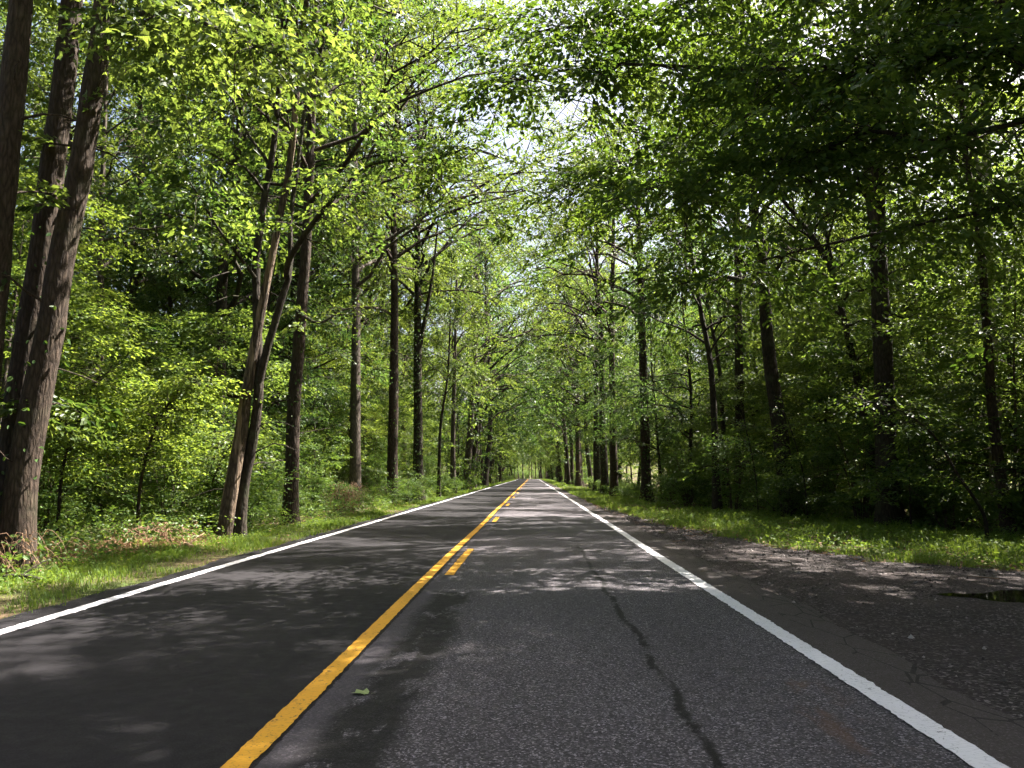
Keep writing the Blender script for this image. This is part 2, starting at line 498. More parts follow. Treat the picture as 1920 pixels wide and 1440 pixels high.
# road: newer black asphalt on the left, older speckled asphalt on the right
def mat_asphalt():
    m = NT('asphalt')
    co = m.coord()
    sx = m.add("ShaderNodeSeparateXYZ"); m.ln(co, sx.inputs[0])
    X = sx.outputs[0]
    big = m.noise(m.mapping(co, (1.0, 0.25, 1)), 0.9, 5)
    mid = m.noise(co, 7.0, 5, 0.65)
    fine = m.noise(co, 95.0, 3, 0.7)
    cell = m.voronoi(co, 95.0, out="Color")
    cs = m.add("ShaderNodeSeparateColor"); m.ln(cell, cs.inputs[0])
    stone = m.ramp(cs.outputs[0], [(0.0, 0.026), (0.45, 0.052), (0.75, 0.11), (0.90, 0.23), (1.0, 0.42)])
    stone = m.mix(1.0, stone, m.ramp(cs.outputs[1], [(0, (0.96, 0.88, 1.0)), (1, (1.05, 0.93, 0.98))]), 'MULTIPLY')
    old = m.mix(m.ramp(mid, [(0.3, 0.45), (0.7, 0.0)]), stone, (0.056, 0.049, 0.055))
    old = m.mix(m.ramp(big, [(0.35, 0.35), (0.65, 0.0)]), old, (0.032, 0.028, 0.031))
    new = m.mix(m.ramp(fine, [(0.45, 0.0), (0.75, 1.0)]), (0.0075, 0.0066, 0.0078), (0.036, 0.032, 0.037))
    new = m.mix(m.ramp(big, [(0.3, 0.0), (0.7, 0.4)]), new, (0.018, 0.016, 0.018))
    wav = m.math('ADD', m.math('MULTIPLY', m.math('SUBTRACT', m.noise(m.mapping(co, (0.02, 0.8, 1)), 1.0, 4), 0.5), 0.26), m.math('MULTIPLY', m.math('SUBTRACT', m.noise(co, 14.0, 5, 0.75), 0.5), 0.15))
    Xw = m.math('ADD', X, wav)
    edge = m.math('ADD', X, m.math('MULTIPLY', m.math('SUBTRACT', m.noise(co, 9.0, 3), 0.5), 0.05))
    is_old = m.math('GREATER_THAN', edge, -1.33)
    c = m.mix(is_old, new, old)
    # smooth grey strip beside the yellow line, where an older marking was planed off
    strip = m.math('MULTIPLY', m.math('GREATER_THAN', edge, -1.33), m.math('LESS_THAN', edge, -1.12))
    c = m.mix(m.math('MULTIPLY', strip, 0.75), c, (0.060, 0.053, 0.060))
    Y = sx.outputs[1]
    def band(x0, w, soft):
        d = m.math('ABSOLUTE', m.math('SUBTRACT', Xw, x0))
        return m.ramp(d, [(max(0.0, w - soft), 1.0), (w + soft, 0.0)])
    brk = m.noise(m.mapping(co, (2.0, 0.9, 1)), 1.7, 5, 0.7)
    near = m.math('LESS_THAN', Y, 15.5)
    tar = m.math('MULTIPLY', m.math('MULTIPLY', band(0.90, 0.030, 0.010), near), m.ramp(brk, [(0.40, 0.25), (0.50, 1.0)]))
    c = m.mix(m.math('MULTIPLY', tar, 0.95), c, (0.009, 0.008, 0.008))
    damp = m.math('MULTIPLY', m.math('MULTIPLY', band(-0.93, 0.22, 0.07), m.math('LESS_THAN', Y, 9.5)), m.ramp(brk, [(0.40, 0.0), (0.47, 1.0)]))
    c = m.mix(m.math('MULTIPLY', damp, 0.9), c, (0.010, 0.009, 0.009))
    rust = m.math('MULTIPLY', band(1.72, 0.16, 0.14), m.math('MULTIPLY', m.math('LESS_THAN', Y, 5.6), m.ramp(brk, [(0.5, 0.0), (0.62, 0.6)])))
    c = m.mix(rust, c, (0.10, 0.055, 0.035))
    # paved shoulder outside the white line: smooth and brownish
    sh = m.ramp(m.math('ADD', Xw, 0.0), [(0.0, 0.0), (1.0, 1.0)])
    is_sh = m.math('GREATER_THAN', X, 2.27)
    c = m.mix(m.math('MULTIPLY', is_sh, 0.8), c, m.mix(mid, (0.038, 0.030, 0.028), (0.070, 0.056, 0.052)))
    crk = m.voronoi(m.mapping(co, (2.4, 0.9, 1)), 1.9, feature='DISTANCE_TO_EDGE')
    ck = m.math('MULTIPLY', m.math('LESS_THAN', crk, 0.022), m.math('GREATER_THAN', Xw, 2.5))
    c = m.mix(m.math('MULTIPLY', ck, 0.85), c, (0.012, 0.011, 0.010))
    m.base(c, m.ramp(mid, [(0.3, 0.7), (0.7, 0.9)]), 0.2)
    h = m.math('ADD', m.math('MULTIPLY', cs.outputs[0], m.ramp(is_old, [(0, 0.4), (1, 1.0)])), m.math('MULTIPLY', fine, 0.6))
    m.bump(h, 0.55, 0.006)
    return m.m
rng = np.random.default_rng(5)
def road_xs(y):
    e1 = -5.12 + 0.05 * math.sin(y * 1.3) + 0.04 * math.sin(y * 3.7 + 1)
    e2 = 2.84 + 0.07 * math.sin(y * 0.9) + 0.05 * math.sin(y * 2.9 + 2)
    return np.concatenate([[e1], np.linspace(-4.8, 2.2, 8), [2.5, e2]]) + bend(y)
def flat(z):
    return lambda x, y: z + dip(y)
road = link('road', grid('road', road_xs, YS_NEAR, flat(0.012)), mat_asphalt())
tag(road, 'two-lane asphalt road running straight through the woods', kind='structure')

def mat_paint(name, col, dirt, wear):
    m = NT(name)
    co = m.coord()
    n = m.noise(co, 26.0, 6, 0.7); n2 = m.noise(m.mapping(co, (1, 0.35, 1)), 2.2, 4); cr = m.voronoi(m.mapping(co, (9, 34, 1)), 1.4, feature='DISTANCE_TO_EDGE')
    c = m.mix(m.ramp(n2, [(0.35, 0.0), (0.75, 0.5)]), col, dirt)
    chip = m.ramp(m.math('ADD', n, m.math('MULTIPLY', m.noise(co, 1.4, 3), 0.35)), [(wear, 0.0), (wear + 0.05, 1.0)])
    c = m.mix(m.math('MULTIPLY', chip, 0.8), c, (0.04, 0.038, 0.036))
    c = m.mix(m.math('MULTIPLY', m.math('LESS_THAN', cr, 0.035), 0.25), c, (0.05, 0.045, 0.04))
    m.base(c, 0.7, 0.3)
    m.bump(m.math('ADD', n, m.math('MULTIPLY', chip, -1.0)), 0.4, 0.004)
    return m.m
M['white_paint'] = mat_paint('white_road_paint', (0.80, 0.77, 0.80), (0.58, 0.55, 0.56), 0.80)
M['yellow_paint'] = mat_paint('yellow_road_paint', (0.74, 0.37, 0.03), (0.52, 0.26, 0.035), 0.77)

def stripe(name, x0, w, ys, z, mat, seed, ragged=0.006):
    r = np.random.default_rng(seed)
    n = len(ys)
    dec = 1.0 / (1 + np.maximum(0, np.asarray(ys)) / 40)
    a = x0 - w / 2 + r.normal(0, ragged, n) * dec + 0.012 * np.sin(np.asarray(ys) * 0.35) + bend(ys)
    b = x0 + w / 2 + r.normal(0, ragged, n) * dec + 0.012 * np.sin(np.asarray(ys) * 0.35) + bend(ys)
    zz = z + dip(ys)
    V = np.concatenate([np.stack([a, ys, zz], -1), np.stack([b, ys, zz], -1)])
    i = np.arange(n - 1)
    F = np.stack([i, i + n, i + n + 1, i + 1], -1)
    return link(name, make_mesh(name, V, [F]), M[mat], road)
ys_line = np.concatenate([np.arange(-40, 0, 1.0), np.arange(0, 18, 0.045), np.arange(18, 60, 0.4), np.arange(60, 430, 3.0)])
tag(stripe('edge_line', -4.72, 0.15, ys_line, 0.021, 'white_paint', 1), 'white line along the road edge by the mown strip')
tag(stripe('edge_line', 2.17, 0.165, ys_line, 0.021, 'white_paint', 2), 'white line between the lane and the gravel pull-off')
tag(stripe('centre_line', -1.43, 0.135, ys_line, 0.021, 'yellow_paint', 3, 0.004), 'solid yellow line down the middle of the road')
for i in range(-1, 26):
    y0 = 11.0 + 12.19 * i
    stripe('dash', -1.155, 0.125, np.arange(y0, y0 + 3.06, 0.06 if i < 2 else 0.5), 0.021, 'yellow_paint', 40 + i, 0.006)
stripe('worn_dash', -1.155, 0.12, np.arange(14.06, 14.9, 0.06), 0.0205, 'yellow_paint', 90, 0.03)

def mat_patch():
    m = NT('patch_asphalt')
    co = m.coord()
    fine = m.noise(co, 120.0, 2); mid = m.noise(co, 3.0, 4)
    c = m.mix(m.ramp(fine, [(0.4, 0.0), (0.75, 1.0)]), (0.022, 0.0195, 0.022), (0.065, 0.058, 0.064))
    c = m.mix(m.ramp(mid, [(0.35, 0.0), (0.7, 0.4)]), c, (0.042, 0.037, 0.041))
    m.base(c, 0.8, 0.3); m.bump(fine, 0.4, 0.004)
    return m.m
pr = np.random.default_rng(8)
n = 34
px = np.linspace(-1.05, 2.06, n)
V = np.concatenate([np.stack([px, 18.6 + 0.35 * np.sin(px * 2.1) + pr.normal(0, 0.06, n), np.full(n, 0.0165)], -1),
                    np.stack([px, 26.5 + 0.25 * np.sin(px * 3.0) + pr.normal(0, 0.06, n), np.full(n, 0.0165)], -1)])
i = np.arange(n - 1)
tag(link('asphalt_patch', make_mesh('asphalt_patch', V, [np.stack([i, i + 1, i + 1 + n, i + n], -1)]), mat_patch(), road), 'darker repaired patch across the near lane')

# gravel pull-off on the right
def mat_gravel():
    m = NT('gravel')
    co = m.coord()
    cell = m.voronoi(co, 48.0, out="Color"); dist = m.voronoi(co, 48.0)
    cs = m.add("ShaderNodeSeparateColor"); m.ln(cell, cs.inputs[0])
    big = m.noise(co, 0.7, 5); mid = m.noise(co, 6.0, 5, 0.7)
    c = m.ramp(cs.outputs[0], [(0.0, (0.014, 0.012, 0.012)), (0.6, (0.042, 0.035, 0.037)), (0.88, (0.115, 0.098, 0.10)), (1.0, (0.28, 0.24, 0.245))])
    c = m.mix(m.ramp(mid, [(0.35, 0.7), (0.65, 0.0)]), c, (0.035, 0.028, 0.022))
    c = m.mix(m.ramp(big, [(0.42, 0.0), (0.62, 0.55)]), c, (0.052, 0.038, 0.036))
    m.base(c, 0.92, 0.2)
    m.bump(m.math('ADD', dist, m.math('MULTIPLY', mid, 1.5)), 0.9, 0.02)
    return m.m
def gravel_xs(y):
    e = gravel_right(y) + 0.22 * math.sin(y * 2.3) + 0.13 * math.sin(y * 5.1 + 1) + 0.08 * math.sin(y * 11.0)
    return np.concatenate([np.linspace(2.45, e, 24)]) + bend(y)
gr_rng = np.random.default_rng(3)
def gravel_z(x, y):
    und = 0.004 + 0.012 * np.sin(3.1 * x + 0.4 * y) * np.sin(0.7 * y + 1.0) + 0.010 * np.sin(1.7 * x + 0.6 * y) * np.sin(0.9 * y - x) - 0.05 * np.exp(-(((x - 6.3) / 1.5) ** 2 + ((y - 9.3) / 0.62) ** 2))
    return np.where(x - bend(y) < 3.1, 0.002, und) + dip(y)
gravel = link('gravel_shoulder', grid('gravel_shoulder', gravel_xs, np.concatenate([np.arange(-40, 5, 2.0), np.arange(5, 40, 0.16), np.arange(40, 430, 4.0)]), gravel_z), mat_gravel())
tag(gravel, 'dark gravel pull-off beside the white edge line', kind='structure')

def mat_water():
    m = NT('puddle_water')
    co = m.coord()
    m.base((0.018, 0.015, 0.010), 0.03, 0.5)
    m.bump(m.noise(co, 5.0, 3), 0.06, 0.01)
    return m.m
a = np.linspace(0, 2 * PI, 64, endpoint=False)
rr = 1 + 0.12 * np.sin(3 * a + 1) + 0.08 * np.sin(5 * a) + 0.05 * np.sin(9 * a + 2)
PV = np.stack([6.35 + 1.45 * rr * np.cos(a), 9.32 + 0.62 * rr * np.sin(a), np.full(64, -0.010)], -1)
PV = np.vstack([[6.35, 9.32, -0.010], PV])
j = np.arange(64)
tag(link('puddle', make_mesh('puddle', PV, [np.stack([np.zeros(64, int), 1 + j, 1 + (j + 1) % 64], -1)]), mat_water()), 'small puddle in the gravel pull-off', kind='structure')

# loose stones on the gravel
st = np.random.default_rng(21)
ns = 7000
yy = 3.2 + 30 * st.uniform(0, 1, ns) ** 1.8
xx = 2.75 + (gravel_right(yy) + 0.1 - 2.75) * st.uniform(0, 1, ns) ** 0.8
okp = (((xx - 6.35) / 1.6) ** 2 + ((yy - 9.32) / 0.75) ** 2) > 1
xx, yy = xx[okp], yy[okp]
OV = np.array([(1, 0, 0), (0, 1, 0), (-1, 0, 0), (0, -1, 0), (0, 0, 0.8), (0, 0, -0.5)], float)
OF = np.array([(0, 1, 4), (1, 2, 4), (2, 3, 4), (3, 0, 4), (1, 0, 5), (2, 1, 5), (3, 2, 5), (0, 3, 5)])
sz = 0.006 + 0.022 * st.uniform(0, 1, len(xx)) ** 3
sv = np.stack([xx, yy, gravel_z(xx, yy) + sz * 0.2], -1)[:, None, :] + sz[:, None, None] * OV[None] * st.uniform(0.6, 1.4, (len(xx), 6, 1))
def mat_stone():
    m = NT('loose_stone')
    at = m.add("ShaderNodeAttribute", attribute_name="tint").outputs["Fac"]
    m.base(m.ramp(at, [(0, (0.035, 0.03, 0.028)), (0.7, (0.10, 0.088, 0.08)), (1.0, (0.28, 0.25, 0.24))]), 0.9, 0.2)
    return m.m
tag(link('loose_gravel', make_mesh('loose_gravel', sv.reshape(-1, 3), [((np.arange(len(xx)) * 6)[:, None, None] + OF[None]).reshape(-1, 3)], np.repeat(st.uniform(0, 1, len(xx)), 6)), mat_stone()),
    'loose stones scattered over the pull-off', kind='stuff')

# ------------------------------------------------------------------ trees with a place of their own
def extend(pts, top, drift=(0.0, 0.0)):
    p = [np.array(q, float) for q in pts]
    z = p[-1][2]
    d = (p[-1] - p[-2]) / max(0.2, p[-1][2] - p[-2][2])
    while z < top - 0.5:
        s = min(3.0, top - z)
        p.append(p[-1] + np.array([d[0] * s * 0.5 + drift[0] * s, d[1] * s * 0.5 + drift[1] * s, s]))
        z += s
    return p

def clear_road(xmin, xmax, zmin):
    """Keep the space over the carriageway free below a height."""
    return lambda C: ~((C[:, 0] > xmin) & (C[:, 0] < xmax) & (C[:, 2] < zmin))

S_XY = np.array([SUN.x / SUN.z, SUN.y / SUN.z])
POOLS = [(-9.0, 15.9, 3.0, 1.9), (11.4, 18.6, 2.6, 1.5), (-6.2, 10.6, 1.0, 0.7), (0.6, 9.8, 1.5, 0.75), (4.6, 12.2, 1.5, 0.7), (5.6, 9.0, 0.9, 0.4), (1.0, 4.3, 0.38, 0.26), (5.5, 15.5, 0.8, 0.8)]
def in_pool(C, grow_by=0.0):
    g = C[:, :2] - C[:, 2:3] * S_XY[None]
    out = np.zeros(len(C), bool)
    for x, y, a, b in POOLS:
        out |= ((g[:, 0] - x) / (a + grow_by)) ** 2 + ((g[:, 1] - y) / (b + grow_by)) ** 2 < 1
    return out

def in_gap(C):
    """True for points of the canopy that would shade one of the sunlit openings."""
    g = C[:, :2] - C[:, 2:3] * S_XY[None]
    out = np.zeros(len(C), bool)
    for x, y, a, b in POOLS:
        out |= ((g[:, 0] - x) / a) ** 2 + ((g[:, 1] - y) / b) ** 2 < 1
    w = np.sin(g[:, 1] * 0.95 + 0.35 * g[:, 0] + 0.5) + 0.6 * np.sin(g[:, 1] * 2.3 - 0.5 * g[:, 0] + 2.0) + 0.5 * np.sin(g[:, 0] * 1.3 + 1.1 * g[:, 1])
    far = (g[:, 1] > 23) & (g[:, 1] < 60) & (g[:, 0] > -6) & (g[:, 0] < 4)
    out |= far & (w > np.where((g[:, 1] > 26) & (g[:, 1] < 46) & (g[:, 0] < 0.5), -0.45, 0.1))
    side = (g[:, 0] < -6) & (g[:, 0] > -13) & (g[:, 1] > 11) & (g[:, 1] < 45)
    out |= side & (w > 0.25)
    glade = (g[:, 0] > 9) & (g[:, 0] < 34) & (g[:, 1] > 12) & (g[:, 1] < 70)
    w2 = np.sin(g[:, 1] * 0.55 + 0.2 * g[:, 0]) + 0.7 * np.sin(g[:, 0] * 0.62 - 0.3 * g[:, 1] + 1.0) + 0.5 * np.sin(1.6 * g[:, 0] + 1.1 * g[:, 1])
    out |= glade & (w2 > 0.0)
    return out

def hero(seed, name, label, path, r0, top, crown_base, crown_r, bark='bark', leafm='leaf_tall', branches=(), forks=(), drift=(0, 0), pts=30, bias=(0, 0),
         group=None, cat='tree', ivy=None, **kw):
    r = np.random.default_rng(seed)
    base = np.array(path[0], float); base[2] = float(gz(base[0], base[1])) - 0.05
    P = np.array(extend(path, top, drift)); P = P - base; P[0] = (0, 0, 0)
    P = smooth_path(P, pts)
    root = empty(name, tuple(base))
    tag(root, label, cat, group)
    if base[1] > 50:
        kw.setdefault('k', 14); kw.setdefault('size', 0.19)
    kw.setdefault('n_stub', 9)
    kw.setdefault('keep', lambda C: ~in_pool(C + base) & (~in_gap(C + base) | (base[0] < 0)))
    wood, leaf = grow(r, P, r0, crown_base, crown_r, bias=bias, **kw)
    link('trunk', wood.mesh('trunk', True), M[bark], root)
    for fp, fr, fm in forks:                      # further stems of the same tree
        Q = smooth_path(np.array(fp) - base, 16)
        b = Bag(); b.add(*tube(Q, fr * (0.34 + 0.66 * (1 - np.linspace(0, 1, 16)) ** 2.2), 9, r, 0.06))
        link('stem', b.mesh('stem', True), M[fm], root)
    for bp, br, fm, ns, ln, sz, kind, kk in branches:   # long visible branches with their leaf fans
        Q = smooth_path(np.array(bp) - base, 14)
        b = Bag(); b.add(*tube(Q, br * np.linspace(1, 0.3, 14), 7, r, 0.04))
        if ns:
            C, D, L = [], [], []
            for i in range(ns):
                t = 0.25 + 0.75 * r.uniform()
                q = np.array([np.interp(t, np.linspace(0, 1, 14), Q[:, e]) for e in range(3)])
                a3 = r.uniform(0, 6.28)
                tw = np.array([math.cos(a3), math.sin(a3), r.uniform(-0.9, 0.5)]) * r.uniform(0.2, ln)
                tp = limb_path(r, q, unit(tw), np.linalg.norm(tw), 4, sag=0.25)
                b.add(*tube(tp, br * 0.22 * np.linspace(1, 0.4, 4), 3))
                for u in range(3):
                    C.append(tp[3 - u]); a4 = a3 + r.uniform(-0.9, 0.9)
                    D.append((math.cos(a4), math.sin(a4), r.uniform(-0.4, 0.15))); L.append(r.uniform(0.45, 0.85))
            C, D, L = np.array(C), np.array(D), np.array(L)
            okc = ~in_pool(C + base) & (~in_gap(C + base) | (base[0] < 0))
            V, F, T = sprays(r, C[okc], D[okc], L[okc], kk, sz, kind, tilt=0.55, scatter=0.6)
            leaf.add(V, F, tint=T)
        link('branch', b.mesh('branch', True), M[fm], root)
    link('crown', leaf.mesh('crown'), M[leafm], root)
    if ivy:
        z0, z1, nn = ivy
        V, F, T = ivy_leaves(r, P, r0 * 0.9, z0, z1, nn)
        b = Bag(); b.add(V, F, tint=T)
        link('ivy', b.mesh('ivy'), M['ivy'], root)
    return root

taken = []       # (x, y) of trees so far

def H(*a, **k):
    o = hero(*a, **k)
    taken.append((o.location.x, o.location.y))
    return o

# the three big stems by the left edge of the view
L1 = [(-7.98, 11.0, -0.06), (-8.0, 11.0, 2.1), (-7.98, 11.0, 3.99), (-7.94, 11.0, 5.71), (-7.92, 11.0, 7.14), (-7.90, 11.0, 8.71)]
L2 = [(-7.89, 11.7, 0.02), (-7.94, 11.7, 1.65), (-7.88, 11.7, 2.79), (-7.82, 11.7, 3.79), (-7.72, 11.7, 4.81), (-7.66, 11.7, 6.38), (-7.59, 11.7, 7.45), (-7.54, 11.7, 9.1)]
L3 = [(-7.62, 11.4, 0.02), (-7.58, 11.4, 1.33), (-7.47, 11.4, 2.44), (-7.32, 11.4, 3.58), (-7.22, 11.4, 4.75), (-7.04, 11.4, 6.03), (-6.92, 11.4, 7.34), (-6.82, 11.4, 8.95)]
H(101, 'forest_tree', 'brown trunk cut off by the left edge of the picture', L1, 0.24, 24, 9.5, 4.6, drift=(-0.02, 0), seg=16, pts=44)
H(102, 'forest_tree', 'ridged brown trunk, the middle of three big stems at the left edge', L2, 0.245, 25, 9.8, 4.6, drift=(0.0, 0.02), seg=18, pts=44, rough=0.03,
  ivy=(1.0, 5.5, 60))
H(103, 'forest_tree', 'smooth curving trunk, the rightmost of three big stems at the left edge', L3, 0.23, 24, 9.8, 4.8, seg=18, pts=44, bias=(0.2, 0), rough=0.025,
  ivy=(0.6, 4.0, 70),
  branches=[([(-6.86, 11.4, 8.14), (-6.31, 11.02, 8.37), (-5.65, 10.64, 8.24), (-4.79, 10.26, 7.87), (-4.06, 9.88, 7.37), (-3.19, 9.5, 6.83)], 0.055, 'bark_dark', 60, 1.3, 0.125, 'maple', 11)])

# split, half-dead tree at the verge
H(104, 'split_tree', 'split many-stemmed tree with a bare pale dead stem at the verge',
  [(-6.50, 17.15, 0.02), (-6.38, 17.15, 1.29), (-6.17, 17.1, 2.59), (-6.14, 17.1, 3.68), (-6.23, 17.1, 4.9), (-6.3, 17.1, 6.39), (-6.15, 17.1, 7.91), (-6.01, 17.1, 8.94), (-5.93, 17.1, 10.25), (-5.89, 17.1, 11.84)],
  0.13, 16, 7.2, 3.0, bark='bark_dark', leafm='leaf_mid', n_limb=20, k=22, kind=4, pts=40, tip=0.3, seg=12, flare=0.7, rough=0.06,
  forks=[([(-6.72, 16.95, -0.05), (-6.60, 16.95, 1.06), (-6.46, 17, 2.12), (-6.37, 17, 3.18), (-6.23, 17, 4.27), (-6.06, 17, 5.37), (-5.91, 17, 6.36), (-5.68, 17, 7.78), (-5.54, 17, 8.85), (-5.44, 17, 10.81), (-5.36, 17, 12.04), (-5.22, 17, 13.4)], 0.19, 'split_wood'),
         ([(-6.15, 17.1, 3.43), (-5.91, 16.95, 4.24), (-5.63, 16.9, 5.28), (-5.45, 16.9, 6.06), (-5.51, 17.0, 7.36), (-5.37, 17.0, 8.63), (-5.26, 17.0, 9.92), (-4.94, 17.0, 10.97), (-4.35, 17.0, 12.16)], 0.11, 'bark_dark')],
  branches=[([(-5.50, 16.85, 5.8), (-5.34, 16.4, 6.06), (-4.88, 16.17, 6.64), (-4.42, 15.93, 7.1), (-3.92, 15.7, 7.53), (-3.2, 15.47, 7.94), (-2.15, 15.23, 7.82), (-1.26, 15.0, 8.02)], 0.075, 'bark_dark', 46, 1.3, 0.12, 4, 14),
            ([(-6.28, 17.0, 5.86), (-6.57, 16.5, 6.34), (-6.74, 16.0, 6.66), (-6.9, 15.5, 7.08), (-6.97, 15.0, 7.35)], 0.045, 'bark_dark', 26, 1.2, 0.13, 4, 12),
            ([(-6.45, 17.0, 3.18), (-6.67, 16.8, 3.14), (-6.67, 16.6, 3.30)], 0.06, 'bark_dark', 0, 0, 0, 2, 0)])

H(105, 'forest_tree', 'straight dark trunk just behind the split tree, bushes round its foot',
  [(-6.86, 22, -0.08), (-6.84, 22, 1.26), (-6.85, 22, 3.4), (-6.74, 22, 5.69), (-6.65, 22, 7.81), (-6.61, 22, 10.21), (-6.6, 22, 13.57)], 0.215, 25, 8.5, 5.0, bias=(0.7, 0), bark='bark', n_limb=38, ivy=(0.3, 6, 120), pts=36,
  branches=[([(-6.75, 22.0, 6.05), (-6.07, 21.67, 5.74), (-5.23, 21.33, 6.06), (-4.18, 21.0, 6.05)], 0.05, 'bark_grey', 8, 0.9, 0.11, 4, 9)])
H(106, 'forest_tree', 'grey trunk rising behind low bushes, first beyond the two dark ones on the left',
  [(-7.51, 33, -0.04), (-7.59, 33, 3.47), (-7.68, 33, 8.13), (-7.88, 33, 14.66)], 0.26, 25, 9.5, 6.0, bias=(0.7, 0), bark='bark_grey', n_limb=36, ivy=(4, 12, 90))
H(107, 'forest_tree', 'brown trunk with pale forked top and bare side branches, left of the road',
  [(-6.85, 38, 0.0), (-6.86, 38, 3.78), (-6.88, 38, 9.13), (-7.03, 38, 14.67), (-6.97, 38, 17.51)], 0.29, 27, 11.5, 6.4, bias=(0.7, 0), bark='bark', n_limb=38, ivy=(0.5, 12, 260),
  branches=[([(-6.99, 38.0, 12.43), (-7.84, 37.0, 13.24), (-8.55, 36.0, 13.85)], 0.09, 'bark_grey', 0, 0, 0, 2, 0),
            ([(-7.02, 38.0, 9.41), (-7.63, 37.0, 9.52), (-9.08, 36.0, 9.26)], 0.07, 'bark_grey', 4, 0.8, 0.11, 2, 10)])
H(108, 'forest_tree', 'dark ivy-grown trunk forking high up, left of the road',
  [(-6.16, 42, -0.0), (-6.21, 42, 4.03), (-6.33, 42, 9.94), (-6.41, 42, 16.05)], 0.31, 27, 10.5, 6.8, bias=(0.7, 0), bark='bark_dark', n_limb=38, ivy=(1, 14, 800),
  forks=[([(-6.22, 42.0, 8.2), (-5.83, 42.0, 10.54), (-5.5, 42.0, 12.66), (-5.29, 42.0, 15.11), (-5.0, 42, 19)], 0.15, 'bark_dark')])
H(109, 'slender_tree', 'thin dark trunk standing at the grass edge, left of the road',
  [(-5.78, 48, -0.0), (-5.7, 48, 4.4), (-5.27, 48, 7.75), (-5.14, 48, 12.53)], 0.12, 16, 5.5, 2.8, bark='bark_dark', leafm='leaf_mid', n_limb=22, pts=20)
H(110, 'forest_tree', 'grey-brown trunk behind the thin dark one on the left verge',
  [(-6.1, 60, 0.01), (-6.14, 60, 5.15), (-6.0, 60, 13.58)], 0.22, 24, 8.5, 5.8, bias=(0.7, 0), bark='bark_grey', n_limb=30)
H(111, 'forest_tree', 'thick trunk leaning over the verge where the left row closes up',
  [(-6.33, 74, -0.06), (-5.91, 74, 6.02), (-5.44, 74, 13.79)], 0.40, 26, 8.5, 6.2, bias=(0.7, 0), bark='bark_grey', n_limb=30)
H(112, 'forest_tree', 'pale slim trunk standing back in the woods behind the left bushes',
  [(-14.08, 25, -0.04), (-14.23, 25, 2.98), (-14.39, 25, 6.54), (-14.58, 25, 10.22)], 0.16, 20, 8, 3.6, bark='bark_grey', n_limb=26, pts=22)

# right of the road
H(121, 'forest_tree', 'ivy-covered trunk at the right wood edge', [(6.25, 43, -0.02), (6.24, 43, 4.07), (6.2, 43, 9.68), (6.12, 43, 14.72)], 0.30, 26, 9.5, 5.0, bias=(-0.7, 0), bark='bark', n_limb=38, ivy=(0.2, 12, 1100))
H(122, 'forest_tree', 'straight red-brown trunk at the right grass edge', [(5.45, 52, -0.11), (5.42, 52, 4.63), (5.44, 52, 11.17), (5.64, 52, 17.52)], 0.27, 26, 9.5, 5.0, bias=(-0.7, 0), bark='bark', n_limb=34)
H(123, 'forest_tree', 'dark trunk just beyond the red-brown one, right of the road', [(5.41, 58, -0.05), (5.28, 58, 5.0), (5.28, 58, 11.07), (5.06, 58, 17.0)], 0.30, 25, 9.0, 4.8, bias=(-0.7, 0), bark='bark_dark', n_limb=32, ivy=(0.5, 8, 260))
H(124, 'forest_tree', 'dark trunk third from the ivy-covered one, right of the road', [(5.31, 64, -0.03), (5.3, 64, 5.38), (5.46, 64, 14.34)], 0.30, 25, 9.0, 4.8, bias=(-0.7, 0), bark='bark_dark', n_limb=30)
H(125, 'forest_tree', 'trunk with a sunlit flank far along the right verge', [(5.64, 95, 0.04), (5.58, 95, 7.31), (5.61, 95, 17.25)], 0.36, 25, 9.0, 4.8, bias=(-0.7, 0), bark='bark', n_limb=30)
H(127, 'forest_tree', 'big dark trunk leaning left out of the right thicket',
  [(9.1, 28, 0.05), (8.99, 28, 1.8), (8.79, 28, 3.9), (8.59, 28, 6.1), (8.46, 28, 9.43), (8.24, 28, 11.47), (8.14, 28, 15.22)], 0.30, 26, 8.0, 5.4, bias=(-0.45, 0), bark='bark_dark', n_limb=40, pts=36, seg=12, ivy=(0.5, 4, 60))
H(128, 'forest_tree', 'upright trunk behind the big leaning one, right woods', [(9.49, 36, -0.03), (9.66, 36, 6.11), (9.77, 36, 11.73), (9.83, 36, 15.68)], 0.26, 26, 9.0, 5.0, bias=(-0.2, 0), bark='bark_dark', n_limb=36)
H(129, 'slender_tree', 'slim trunk leaning left over the right verge grass', [(7.04, 30, -0.03), (6.99, 30, 5.19), (6.62, 30, 7.87), (6.34, 30, 10.02), (6.04, 30, 12.21)], 0.15, 17, 6.0, 3.4, bias=(-0.2, 0), bark='bark_dark', leafm='leaf_mid', n_limb=26, pts=24)
H(130, 'slender_tree', 'slim dark trunk close beside the leaning slender one, right woods', [(8.87, 36, -0.03), (8.76, 36, 5.94), (8.4, 36, 8.65), (8.17, 36, 11.22)], 0.14, 17, 7.0, 3.0, bark='bark_dark', leafm='leaf_mid', n_limb=22, pts=20)
H(131, 'slender_tree', 'slim forked trunk bending left in front of the thick twin-stemmed tree',
  [(10.59, 24, -0.03), (10.46, 24, 1.04), (10.29, 24, 2.67), (10.0, 24, 4.65), (9.62, 24, 6.84), (9.25, 24, 8.27), (8.47, 24, 9.49), (7.84, 24, 10.37), (7.26, 24, 11.8)], 0.155, 15, 6.0, 3.4, bark='bark_dark', leafm='leaf_mid', n_limb=28, pts=34, kind=4, k=20,
  forks=[([(9.55, 24, 7.1), (9.41, 24, 8.44), (9.06, 24, 10.24), (8.86, 24, 11.43), (8.61, 24, 13.59)], 0.085, 'bark_dark')])
